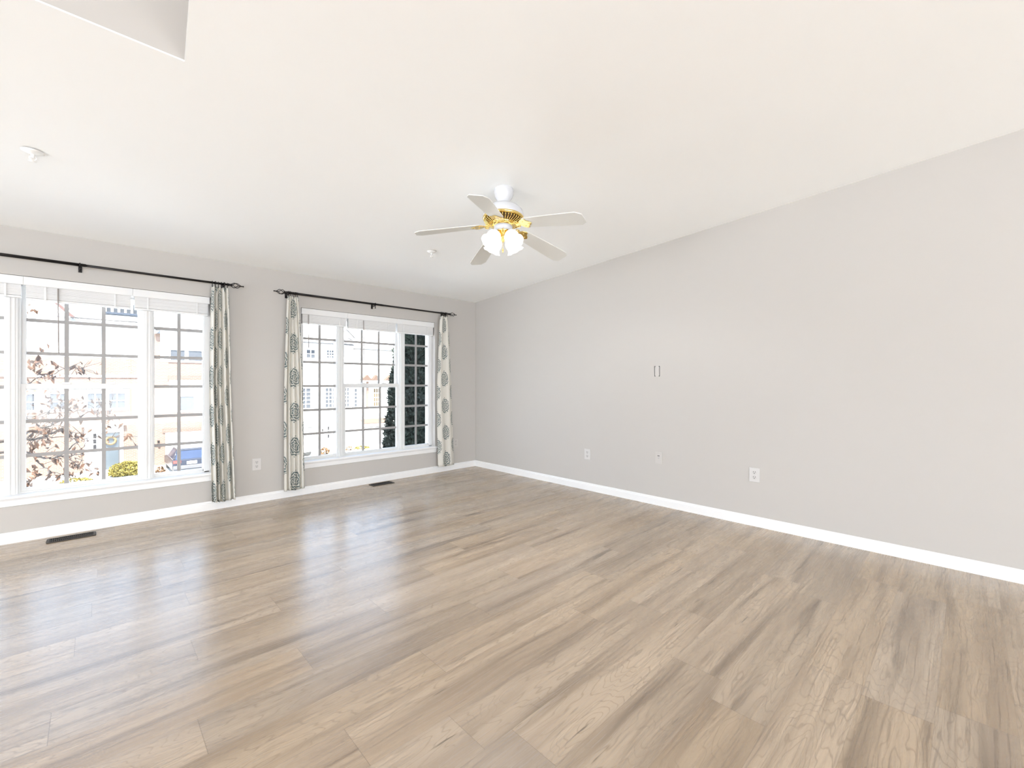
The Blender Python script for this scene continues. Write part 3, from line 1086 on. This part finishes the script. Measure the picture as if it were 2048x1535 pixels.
for i in range(34):
    ch.lathe([(0, -0.0022), (0.0022, 0), (0, 0.0022)], ca0 + Vector((0, 0, -0.0045 * i)), 6)
ch.lathe([(0, 0.004), (0.0045, 0), (0.006, -0.012), (0.005, -0.022), (0, -0.026)], ca0 + Vector((0, 0, -0.0045 * 34)), 12)
ch.build('pull_chain', M['brass'], fan)
# hang the fan with the small lean it has under the sloping ceiling
nrm = Vector((-TX, -TY, 1)).normalized()
fan.rotation_mode = 'QUATERNION'
fan.rotation_quaternion = Vector((0, 0, 1)).rotation_difference(nrm)

# ------------------------------------------------------------------ outside: ground
GZ = -4.65


def gz(y):
    return -3.0 + (GZ + 3.0) * min(1.0, max(0.0, (y - 6.0) / 22.0))


mb = MB()
ys = [5.3, 8, 12, 16, 20, 24, 28, 33.0]
for a, b in zip(ys, ys[1:]):
    mb.add([(-40, a, gz(a)), (60, a, gz(a)), (60, b, gz(b)), (-40, b, gz(b))], [(0, 1, 2, 3)])
struct('ground', mb, M['asphalt'], 'pale sunlit street and parking in front of the houses', 'ground')
mb = MB().box(-40, 33.0, GZ - 0.3, 60, 40.5, GZ + 0.02)
struct('sidewalk', mb, M['concrete'], 'pale driveway and walk before the opposite houses', 'sidewalk')


# ------------------------------------------------------------------ outside: houses
def ex_window(t, x0, x1, z0, z1, y, cols, rows, pane='pane', trim=0.1, sash=True):
    f = MB()
    f.box(x0 - trim, y - 0.06, z1, x1 + trim, y + 0.02, z1 + trim)
    f.box(x0 - trim, y - 0.06, z0 - trim, x1 + trim, y + 0.02, z0)
    f.box(x0 - trim, y - 0.06, z0, x0, y + 0.02, z1)
    f.box(x1, y - 0.06, z0, x1 + trim, y + 0.02, z1)
    g = 0.03
    for c in range(1, cols):
        x = x0 + (x1 - x0) * c / cols
        f.box(x - g, y - 0.045, z0, x + g, y - 0.02, z1)
    for r in range(1, rows):
        z = z0 + (z1 - z0) * r / rows
        f.box(x0, y - 0.045, z - g, x1, y - 0.02, z + g)
    w = f.build('window', M['xtrim'], t)
    MB().box(x0, y - 0.02, z0, x1, y + 0.0, z1).build('pane', M[pane], w)
    return w


# --- left brick townhouse
YH = 40.0
h = empty('townhouse', (0, YH, GZ), 'brick townhouse with red rake board and pale blue door, seen through the left window', 'house', 'townhouses across the street')
MB().box(-9, YH, GZ, 2.95, YH + 9, 2.9).build('brick_wall', M['brick'], h)
MB().box(-9, YH + 0.01, 2.9, 2.95, YH + 9, 5.05).build('upper_wall', M['siding'], h)
MB().box(-9, YH - 0.06, 1.62, 2.95, YH, 1.76).build('band_course', M['xtrim'], h)
MB().prism([(-9.6, YH - 0.45, 5.05), (3.05, YH - 0.45, 5.05), (3.05, YH + 4.5, 8.2), (-9.6, YH + 4.5, 8.2)], (0, 0, 0.14)).build('roof', M['shingle'], h)
# front gable with its red brown rake
MB().prism([(-7.2, YH - 0.02, 5.05), (-1.0, YH - 0.02, 5.05), (-4.1, YH - 0.02, 8.55)], (0, 3.5, 0)).build('gable_wall', M['siding'], h)
MB().prism([(-0.95, YH - 0.5, 5.35), (-4.1, YH - 0.5, 8.82), (-4.1, YH - 0.5, 9.05), (-0.78, YH - 0.5, 5.40)], (0, 0.25, 0)).build('rake_board', M['redrake'], h)
MB().prism([(-7.25, YH - 0.5, 5.35), (-4.1, YH - 0.5, 8.82), (-4.1, YH - 0.5, 9.05), (-7.45, YH - 0.5, 5.40)], (0, 0.25, 0)).build('rake_board', M['redrake'], h)
MB().tube([(-1.05, YH - 0.5, 5.40), (3.05, YH - 0.5, 5.40)], 0.05, 8).build('gutter', M['gutter'], h)
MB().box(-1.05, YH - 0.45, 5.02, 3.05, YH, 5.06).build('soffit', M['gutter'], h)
MB().prism([(-1.35, YH + 0.6, 6.25), (-1.35, YH + 0.65, 6.3), (-0.72, YH - 0.3, 5.62), (-0.72, YH - 0.35, 5.57)], (0.04, 0, 0)).build('valley_flashing', M['gutter'], h)
rl = MB().box(0.45, YH + 0.55, 5.95, 3.1, YH + 0.75, 6.10)
dk = rl.build('dormer_sill', M['doordark'], h)
rl = MB()
for i in range(8):
    x = 0.55 + i * 0.34
    rl.box(x, YH + 0.6, 6.10, x + 0.13, YH + 0.7, 6.75)
rl.build('dormer_bars', M['xtrim'], h)
MB().box(0.45, YH + 0.75, 6.05, 3.1, YH + 0.85, 6.75).build('dormer_glass', M['pane'], h)
for (xa, xb) in ((-3.35, -2.62), (-1.95, -1.15)):
    ex_window(h, xa, xb, -0.45, 0.55, YH, 2, 2, trim=0.14)
MB().box(-0.45, YH - 0.05, -0.60, 1.75, YH, 0.72).build('window_surround', M['xtrim'], h)
ex_window(h, -0.25, 0.45, -0.45, 0.54, YH - 0.05, 2, 2, trim=0.08)
ex_window(h, 0.78, 1.58, -0.45, 0.54, YH - 0.05, 2, 2, trim=0.08)
# doorway
MB().box(-0.40, YH - 0.08, GZ, 1.50, YH, -1.60).build('door_surround', M['xtrim'], h)
MB().prism([(-0.55, YH - 0.2, -1.62), (1.65, YH - 0.2, -1.62), (1.55, YH - 0.2, -1.45), (-0.45, YH - 0.2, -1.45)], (0, 0.2, 0)).build('door_hood', M['xtrim'], h)
d = MB().box(0.46, YH - 0.11, GZ + 0.1, 1.25, YH - 0.05, -2.14).build('front_door', M['doorblue'], h)
MB().torus((0.86, YH - 0.15, -2.62), 0.24, 0.07, (0, 1, 0)).build('wreath', M['wreath'], d)
MB().box(0.40, YH - 0.13, -2.14, 1.33, YH - 0.05, -2.08).box(1.25, YH - 0.13, GZ + 0.1, 1.31, YH - 0.05, -2.08).build('door_frame', M['gutter'], h)
ex_window(h, 0.0, 0.17, -3.15, -2.1, YH - 0.08, 1, 3, 'pane_dark', trim=0.05)

# --- brick bay with garage, next to it
h = empty('townhouse', (6.0, YH, GZ), 'brick and white townhouse with garage behind the navy car', 'house', 'townhouses across the street')
MB().box(3.15, YH - 0.15, GZ, 12.57, YH + 9, 2.75).build('brick_wall', M['brick'], h)
MB().box(3.15, YH - 0.14, 2.75, 3.46, YH + 9, 4.75).build('brick_pier', M['brick'], h)
MB().box(3.46, YH - 0.14, 2.75, 12.57, YH + 9, 5.0).build('upper_wall', M['siding'], h)
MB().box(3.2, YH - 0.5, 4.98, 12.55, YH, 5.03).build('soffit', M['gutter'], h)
MB().prism([(3.12, YH - 0.5, 5.03), (12.57, YH - 0.5, 5.03), (12.57, YH + 4.5, 8.3), (3.12, YH + 4.5, 8.3)], (0, 0, 0.14)).build('roof', M['shingle'], h)
for a, b in ((4.03, 4.86), (5.08, 5.91), (8.6, 9.4), (9.7, 10.5)):
    ex_window(h, a, b, 2.88, 3.62, YH - 0.15, 1, 1, trim=0.12)
s = MB().box(3.9, YH - 0.2, 1.45, 7.2, YH - 0.14, 1.75)
s.build('soldier_course', M['soldier'], h)
MB().box(3.95, YH - 0.18, -0.88, 7.15, YH - 0.14, 1.44).build('bay_panel', M['xtrim'], h)
ex_window(h, 4.62, 5.40, -0.76, 0.25, YH - 0.18, 1, 1, trim=0.1)
ex_window(h, 6.0, 6.78, -0.76, 0.25, YH - 0.18, 1, 1, trim=0.1)
MB().box(3.6, YH - 0.2, -2.33, 7.6, YH - 0.14, -2.05).build('soldier_course', M['soldier'], h)
g = MB().box(3.75, YH - 0.19, GZ, 7.5, YH - 0.14, -2.34)
for i in range(4):
    z = GZ + 0.08 + i * 0.56
    for j in range(4):
        g.box(3.9 + j * 0.9, YH - 0.205, z, 4.65 + j * 0.9, YH - 0.18, z + 0.46)
g.build('garage_door', M['xtrim'], h)
c = MB().box(3.30, YH - 0.35, -3.0, 3.42, YH - 0.15, -2.85).build('wall_lantern', M['rod'], h)

# --- white townhouse seen through the left light of the second window
h = empty('townhouse', (15.0, YH, GZ), 'white sided townhouse with slate blue door and gridded windows', 'house', 'townhouses across the street')
MB().box(12.6, YH, GZ, 17.57, YH + 9, 4.85).build('wall', M['siding'], h)
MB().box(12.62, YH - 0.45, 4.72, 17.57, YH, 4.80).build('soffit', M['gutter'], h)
MB().prism([(12.6, YH - 0.45, 4.85), (17.57, YH - 0.45, 4.85), (17.57, YH + 4.5, 8.2), (12.6, YH + 4.5, 8.2)], (0, 0, 0.14)).build('roof', M['shingle'], h)
ex_window(h, 13.45, 14.15, 3.45, 4.15, YH, 2, 2, trim=0.08)
ex_window(h, 15.2, 15.8, 3.5, 4.2, YH, 3, 3, trim=0.08)
for a, b in ((13.02, 13.78), (15.08, 15.95), (16.8, 17.2)):
    ex_window(h, a, b, -0.95, 0.78, YH, 2 if b - a < 0.8 else 3, 5, trim=0.08)
MB().box(12.8, YH - 0.06, GZ, 14.1, YH, -2.62).build('garage_surround', M['gutter'], h)
MB().box(12.8, YH - 0.09, GZ, 14.03, YH - 0.02, -2.70).build('garage_door', M['xtrim'], h)
MB().box(14.9, YH - 0.08, GZ, 16.9, YH, -2.4).build('door_surround', M['xtrim'], h)
ex_window(h, 15.22, 15.37, -3.7, -2.66, YH - 0.08, 1, 3, 'pane_dark', trim=0.05)
MB().box(15.72, YH - 0.12, GZ + 0.15, 16.6, YH - 0.05, -2.62).build('front_door', M['doordark'], h)
MB().box(14.73, YH - 0.2, -3.05, 14.83, YH, -2.85).build('wall_lantern', M['rod'], h)

gab = MB().prism([(16.0, YH - 0.5, 4.85), (17.57, YH - 0.5, 4.85), (17.57, YH - 0.5, 5.36), (16.78, YH - 0.5, 6.12), (16.0, YH - 0.5, 5.36)], (0, 2.0, 0))
gab.build('dormer', M['siding'], h)
gab = MB()
gab.tube([(16.78, YH - 0.56, 6.16), (17.56, YH - 0.56, 5.40)], 0.05, 6)
gab.tube([(16.78, YH - 0.56, 6.16), (16.0, YH - 0.56, 5.40)], 0.05, 6)
gab.tube([(16.9, YH - 0.54, 5.36), (17.25, YH - 0.54, 5.24)], 0.06, 6)
gab.build('rake_trim', M['gutter'], h)

# --- cream house with porch gables seen through the centre light
h = empty('townhouse', (20.5, YH, GZ), 'cream townhouse with small porch gables and an orange window', 'house', 'townhouses across the street')
MB().box(17.62, YH, GZ, 30, YH + 9, 4.5).build('wall', M['siding_cream'], h)
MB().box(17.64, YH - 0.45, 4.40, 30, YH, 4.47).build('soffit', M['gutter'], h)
MB().prism([(17.62, YH - 0.45, 4.5), (30.2, YH - 0.45, 4.5), (30.2, YH + 4.5, 7.4), (17.62, YH + 4.5, 7.4)], (0, 0, 0.14)).build('roof', M['shingle'], h)
for xa, xm_, xb in ((18.1, 18.85, 19.35), (19.3, 19.75, 20.2), (20.6, 21.2, 21.8)):
    p = MB().prism([(xa, YH - 0.5, 1.48), (xb, YH - 0.5, 1.48), (xm_, YH - 0.5, 2.03)], (0, 0.5, 0)).build('porch_gable', M['brownroof'], h)
    MB().box(xa + 0.02, YH - 0.55, 1.40, xb - 0.02, YH - 0.45, 1.48).build('gable_trim', M['xtrim'], p)
MB().box(18.92, YH - 0.15, -1.15, 19.1, YH, 1.40).build('brick_pier', M['brick'], h)
ex_window(h, 19.68, 20.32, -1.0, 0.70, YH, 3, 4, 'pane_warm', trim=0.08)
ex_window(h, 21.4, 22.2, -1.0, 0.70, YH, 3, 4, trim=0.08)
ex_window(h, 17.75, 18.0, -1.0, 0.70, YH, 1, 5, trim=0.06)
MB().prism([(18.3, YH - 0.9, -2.60), (21.2, YH - 0.9, -2.60), (21.2, YH, -2.25), (18.3, YH, -2.25)], (0, 0, 0.06)).build('porch_roof', M['brownroof'], h)
MB().box(18.3, YH - 0.9, -2.95, 21.2, YH - 0.8, -2.88).build('porch_beam', M['gutter'], h)
for x in (18.4, 21.0):
    MB().box(x, YH - 0.88, GZ, x + 0.14, YH - 0.74, -2.6).build('porch_post', M['xtrim'], h)


# ------------------------------------------------------------------ outside: cars
def car(cx, cy, yaw, zg, paint, label, length=4.5, wdt=1.95, hgt=1.55):
    t = empty('car', (0, 0, 0), label, 'car')
    hw, hl = wdt / 2, length / 2
    # y = -hl is the rear
    body = MB().prism([(-hw, -hl, 0.35), (-hw, -hl - 0.06, 0.55), (-hw, -hl, 0.98), (-hw, hl - 1.0, 0.98), (-hw, hl - 0.05, 0.82), (-hw, hl, 0.45), (-hw, hl - 0.1, 0.28), (-hw, -hl + 0.1, 0.28)], (wdt, 0, 0))
    body.build('body', M[paint], t, bevel=0.09, seg=3)
    def ring(z, yb, yf, w):
        return [(-w, yb, z), (w, yb, z), (w, yf, z), (-w, yf, z)]
    lo, hi = ring(0.95, -hl + 0.06, hl - 1.25, hw - 0.06), ring(hgt - 0.08, -hl + 0.42, hl - 2.1, hw - 0.26)
    c = MB().add(lo + hi, [(3, 2, 1, 0), (4, 5, 6, 7), (0, 1, 5, 4), (1, 2, 6, 5), (2, 3, 7, 6), (3, 0, 4, 7)])
    c.build('cabin_glass', M['car_glass'], t, bevel=0.05, seg=2)
    r = ring(hgt - 0.10, -hl + 0.36, hl - 2.05, hw - 0.24), ring(hgt, -hl + 0.55, hl - 2.25, hw - 0.32)
    MB().add(r[0] + r[1], [(3, 2, 1, 0), (4, 5, 6, 7), (0, 1, 5, 4), (1, 2, 6, 5), (2, 3, 7, 6), (3, 0, 4, 7)]).build('roof', M[paint], t, bevel=0.03)
    for s in (-1, 1):
        MB().tube([(s * (hw - 0.27), -hl + 0.5, hgt + 0.02), (s * (hw - 0.27), hl - 2.3, hgt + 0.02)], 0.02, 6).build('roof_rail', M['bumper'], t)
        MB().tube([(s * (hw - 0.09), -hl + 0.09, 0.98), (s * (hw - 0.27), -hl + 0.42, hgt - 0.08)], 0.05, 8).build('rear_pillar', M[paint], t)
        MB().box(s * (hw - 0.03), -hl - 0.05, 0.74, s * (hw - 0.45), -hl + 0.12, 0.93).build('tail_light', M['tail'], t, bevel=0.03)
    MB().box(-hw + 0.03, -hl - 0.12, 0.36, hw - 0.03, -hl + 0.1, 0.60).build('bumper', M['bumper'], t, bevel=0.04)
    MB().box(-0.26, -hl - 0.09, 0.66, 0.26, -hl - 0.04, 0.84).build('license_plate', M['xtrim'], t)
    for s in (-1, 1):
        for y in (-hl + 0.85, hl - 0.85):
            MB().lathe([(0.0, -0.11), (0.2, -0.11), (0.33, -0.09), (0.34, 0), (0.33, 0.09), (0.2, 0.11), (0, 0.11)], (s * (hw - 0.12), y, 0.34), 24, Matrix.Rotation(math.pi / 2, 3, 'Y')).build('wheel', M['tyre'], t)
    t.location = (cx, cy, zg)
    t.rotation_euler.z = yaw
    return t


car(4.62, 37.0, 0.0, GZ + 0.02, 'car_navy', 'dark navy car parked before the garage, seen from behind', 4.4, 2.0, 1.60)
car(10.9, 37.2, -1.25, GZ + 0.02, 'car_white', 'white car with blue tinted glass, seen past the second window curtain', 4.5, 1.8, 1.42)


# ------------------------------------------------------------------ outside: plants
def leaf_quad(mb, p, s, rnd, aspect=1.6, droop=False):
    a = Vector((rnd.gauss(0, 1), rnd.gauss(0, 1), rnd.gauss(0, 1) if not droop else -1.2 - rnd.random())).normalized()
    b = a.cross(Vector((rnd.gauss(0, 1), rnd.gauss(0, 1), rnd.gauss(0, 1)))).normalized()
    n = a.cross(b) * s * 0.22
    A, B_ = a * s * aspect * 0.5, b * s * 0.5
    mb.add([p - A, p + B_ * 0.8 - A * 0.1 + n, p + A, p - B_ * 0.8 - A * 0.1 + n], [(0, 1, 2), (0, 2, 3)])


def shrub(name, c, rad, n, s, mat, label, cat, group=None, seed=1):
    rnd = random.Random(seed)
    t = empty(name, (c[0], c[1], GZ + 0.02), label, cat, group)
    mb = MB()
    for i in range(n):
        d = Vector((rnd.gauss(0, 1), rnd.gauss(0, 1), rnd.gauss(0, 1))).normalized()
        k = 0.72 + 0.28 * rnd.random() + 0.12 * mnoise.noise(d * 2.5)
        p = Vector(c) + Vector((d.x * rad[0], d.y * rad[1], d.z * rad[2])) * k
        if p.z < GZ + 0.05:
            continue
        leaf_quad(mb, p, s * rnd.uniform(0.7, 1.3), rnd)
    tag(mb.build('foliage', mat, t))
    st = MB()
    for i in range(6):
        a = i * 1.05
        st.tube([(c[0] + 0.05 * math.cos(a), c[1] + 0.05 * math.sin(a), GZ), (c[0] + rad[0] * 0.6 * math.cos(a), c[1] + rad[1] * 0.6 * math.sin(a), c[2] + rad[2] * 0.2)], [0.025, 0.01], 5)
    st.build('stems', M['bark'], t)
    return t


shrub('yellow_shrub', (1.62, 37.0, -4.30), (0.95, 0.8, 0.55), 3600, 0.10, M['yellow'], 'round bright yellow shrub beside the pale blue door', 'shrub', seed=2)
shrub('yellow_shrub', (-0.75, 36.0, -4.52), (0.75, 0.5, 0.22), 500, 0.09, M['yellow'], 'low sparse yellow shrub below the bare tree branches', 'shrub', seed=3)
shrub('flowering_plant', (13.55, 36.2, -4.35), (0.42, 0.4, 0.36), 420, 0.10, M['orange'], 'small orange plant near the slate blue door', 'plant', seed=4)
shrub('yellow_shrub', (17.4, 37.6, -4.62), (0.72, 0.5, 0.26), 700, 0.09, M['yellow'], 'low yellow shrub before the cream house', 'shrub', seed=5)
shrub('flowering_plant', (16.15, 37.3, -4.55), (0.36, 0.36, 0.3), 250, 0.09, M['orange'], 'orange plant left of the low yellow shrub', 'plant', seed=6)
shrub('potted_plant', (3.12, 36.0, -4.42), (0.26, 0.26, 0.30), 260, 0.09, M['orange'], 'small orange plant at the corner of the navy car', 'plant', seed=8)


def arborvitae(cx, cy, r0, zbase, ztop, n, label, seed):
    rnd = random.Random(seed)
    t = empty('arborvitae', (cx, cy, zbase), label, 'evergreen tree', 'evergreens close to the window')
    mb = MB()
    H = ztop - zbase

    def R(q):          # q 0 at the base, 1 at the tip
        return r0 * min(1.0, q * 6 + 0.45) * (1 - q) ** 0.62 if q < 1 else 0
    for i in range(n):
        q = rnd.random() ** 1.15
        a = rnd.uniform(0, 2 * math.pi)
        bulge = 1 + 0.16 * mnoise.noise(Vector((math.cos(a) * 2, math.sin(a) * 2, q * H * 2.2)))
        r = R(q) * bulge * (0.80 + 0.26 * rnd.random())
        p = Vector((cx + r * math.cos(a), cy + r * math.sin(a), zbase + 0.15 + q * H))
        # upright flattened spray
        out = Vector((math.cos(a), math.sin(a), 0))
        up = (Vector((0, 0, 1)) + out * rnd.uniform(0.1, 0.9) + Vector((rnd.gauss(0, .25), rnd.gauss(0, .25), 0))).normalized()
        sd = up.cross(Vector((rnd.gauss(0, 1), rnd.gauss(0, 1), rnd.gauss(0, .4)))).normalized()
        L_, w = rnd.uniform(0.05, 0.11), rnd.uniform(0.012, 0.03)
        mb.add([p - up * L_ * 0.4, p + sd * w, p + up * L_ * 0.6, p - sd * w], [(0, 1, 2), (0, 2, 3)])
        mb.add([p - up * L_ * 0.2 + sd * w, p + sd * w * 3 + up * L_ * 0.3, p + up * L_ * 0.2 + sd * w], [(0, 1, 2)])
    mb.build('foliage', M['thuja'], t)
    core = MB().lathe([(0.001, zbase + 0.1)] + [(max(0.001, R(k / 14) * 0.74), zbase + 0.15 + H * k / 14) for k in range(15)], (cx, cy, 0), 20)
    core.build('inner_branches', M['thuja_core'], t)
    MB().tube([(cx, cy, zbase - 0.05), (cx, cy, zbase + 0.5)], [0.09, 0.07], 8).build('trunk', M['bark'], t)


arborvitae(4.78, 8.0, 0.74, gz(8.0), 3.75, 26000, 'tall dark evergreen in the middle and right lights of the window nearest the corner', 11)
arborvitae(6.75, 9.0, 0.95, gz(9.0), 5.1, 30000, 'dark evergreen filling the outer edge of the rightmost light', 12)

# --- bare autumn tree in front of the left window
TYP = 11.5
z2 = lambda a, b: (20 + a / 6.396, 765 + b / 6.396)
z1 = lambda a, b: (a / 6.823, 540 + b / 6.823)
rt = random.Random(21)
tree = empty('autumn_tree', (-2.2, TYP, gz(TYP)), 'bare autumn tree with few brown leaves, branches across the left window', 'tree')
TR = Vector((-2.2, TYP, 0))
tk = MB()
tk.tube([(-2.2, TYP, gz(TYP) - 0.05), (-2.2, TYP, -1.6), (-2.15, TYP, -0.6), (-2.18, TYP + .05, 0.8), (-2.25, TYP, 2.4), (-2.2, TYP, 4.0)], [0.14, 0.12, 0.10, 0.08, 0.05, 0.02], 12)
tk.build('trunk', M['bark'], tree)
lines = [
    (0.030, [(40, 730), (120, 725), (200, 718), (320, 725), (430, 700), (560, 640), (650, 585), (700, 560)], 0.0),
    (0.020, [(40, 720), (190, 658), (300, 612), (430, 572), (560, 520), (660, 485), (760, 390), (860, 352), (960, 335), (1060, 372), (1170, 395), (1330, 430)], 0.25),
    (0.016, [(200, 718), (300, 640), (420, 600), (520, 550), (640, 500)], 0.1),
    (0.013, [(240, 715), (400, 715), (480, 690), (620, 692), (760, 705), (880, 735)], -0.2),
    (0.024, [(40, 870), (130, 885), (250, 898), (320, 945), (430, 968), (560, 965), (720, 938), (830, 918), (960, 915), (1110, 945)], -0.3),
    (0.014, [(560, 965), (640, 930), (730, 872), (800, 800), (900, 742), (1020, 700), (1200, 690), (1400, 683), (1640, 690)], -0.3),
    (0.011, [(310, 955), (400, 1050), (470, 1090), (600, 1150), (690, 1200)], -0.3),
    (0.012, [(40, 470), (180, 452), (250, 440), (360, 420), (450, 385), (540, 322), (640, 262), (730, 210), (930, 230)], 0.4),
    (0.009, [(180, 470), (330, 468), (420, 430), (500, 370)], 0.4),
    (0.009, [(430, 572), (620, 600), (720, 612), (850, 640), (950, 628)], 0.2),
    (0.008, [(760, 480), (850, 455), (1010, 366), (1100, 400), (1180, 310)], 0.3),
    (0.009, [(700, 940), (800, 1000), (900, 1080), (1000, 1130), (1080, 1145)], -0.3),
    (0.008, [(600, 960), (680, 1020)], -0.3),
    (0.008, [(250, 900), (330, 800), (350, 740), (420, 700)], -0.1),
    (0.008, [(820, 910), (900, 850), (970, 760)], -0.2),
    (0.008, [(1270, 400), (1300, 270), (1330, 150)], 0.3),
    (0.008, [(1250, 460), (1330, 510), (1420, 525)], 0.1),
    (0.008, [(1520, 690), (1570, 740), (1620, 800)], -0.3),
    (0.008, [(560, 540), (520, 660), (440, 690)], 0.0),
    (0.007, [(830, 960), (960, 1000)], -0.2),
    (0.007, [(180, 800), (260, 770), (340, 725)], 0.0),
    (0.007, [(1000, 240), (1080, 260), (1180, 270)], 0.3),
    (0.007, [(1000, 280), (1080, 325), (1175, 270)], 0.3),
]
lines1 = [
    (0.010, [(250, 1600), (420, 1530), (560, 1452), (580, 1418), (690, 1436), (800, 1376), (890, 1338), (1000, 1302), (1080, 1312), (1150, 1345)], 0.3),
    (0.008, [(890, 1345), (1000, 1335), (1100, 1338), (1200, 1360), (1320, 1432)], 0.3),
    (0.008, [(250, 1240), (320, 1292), (420, 1360)], 0.5),
    (0.006, [(480, 1290), (510, 1180), (520, 1130)], 0.4),
    (0.006, [(300, 470), (420, 480), (500, 580)], 0.5),
]
bm_ = MB()
pool = []
for zz, src in ((z2, lines), (z1, lines1)):
    for rad, pts, off in src:
        P = []
        for i, (a, b) in enumerate(pts):
            P.append(at(*zz(a, b), TYP + off + 0.35 * math.sin(i * 0.9 + rad * 400)))
        # densify with a slight crook
        Q = [P[0]]
        for p, q in zip(P, P[1:]):
            for s in (0.5, 1.0):
                w = p.lerp(q, s)
                if s < 1:
                    w += Vector((rt.gauss(0, .012), rt.gauss(0, .03), rt.gauss(0, .012)))
                Q.append(w)
        if pts[0][0] < 60 and zz is z2:
            Q = [Vector((-2.18, TYP, P[0].z - 0.15))] + Q
        n = len(Q)
        bm_.tube(Q, [max(0.005, rad * 1.05 * (1 - 0.8 * i / (n - 1))) for i in range(n)], 6)
        pool += [(Q[i], Q[min(i + 1, n - 1)]) for i in range(n)]
# fine twigs
tips = []
for i in range(170):
    p, q = rt.choice(pool)
    d = (q - p)
    if d.length < 1e-3:
        continue
    d = (d.normalized() + Vector((rt.gauss(0, .7), rt.gauss(0, .5), rt.gauss(0.1, .7)))).normalized()
    l = rt.uniform(0.08, 0.32)
    mid = p + d * l * 0.5 + Vector((rt.gauss(0, .015), 0, rt.gauss(0, .015)))
    e = p + d * l
    bm_.tube([p, mid, e], [0.006, 0.0045, 0.003], 5)
    tips.append(e)
bm_.build('branches', M['bark'], tree)
lf = MB()
clumps = [z2(500, 230), z2(560, 180), z2(800, 290), z2(870, 290), z2(760, 270), z2(350, 590), z2(760, 730), z2(510, 780), z2(860, 1070), z2(800, 1145), z2(500, 1200), z2(600, 1200), z2(270, 1250), z2(1240, 520), z2(240, 1300), z2(930, 720), z1(490, 1230), z1(580, 1420), z2(650, 300), z2(300, 1110), z2(390, 610), z2(600, 590), z2(1080, 1090)]
for c in clumps:
    for i in range(7):
        p = at(c[0] + rt.gauss(0, 7), c[1] + rt.gauss(0, 6), TYP + rt.gauss(0, .2))
        leaf_quad(lf, p, rt.uniform(0.055, 0.105), rt, 1.7)
for e in tips:
    if rt.random() < 0.75:
        leaf_quad(lf, e + Vector((0, 0, -0.03)), rt.uniform(0.05, 0.095), rt, 1.8, True)
for i in range(110):
    p, q = rt.choice(pool)
    leaf_quad(lf, p.lerp(q, rt.random()) + Vector((rt.gauss(0, .05), rt.gauss(0, .05), rt.gauss(-0.03, .05))), rt.uniform(0.045, 0.085), rt, 1.8, True)
lf.build('foliage', M['leaf'], tree)
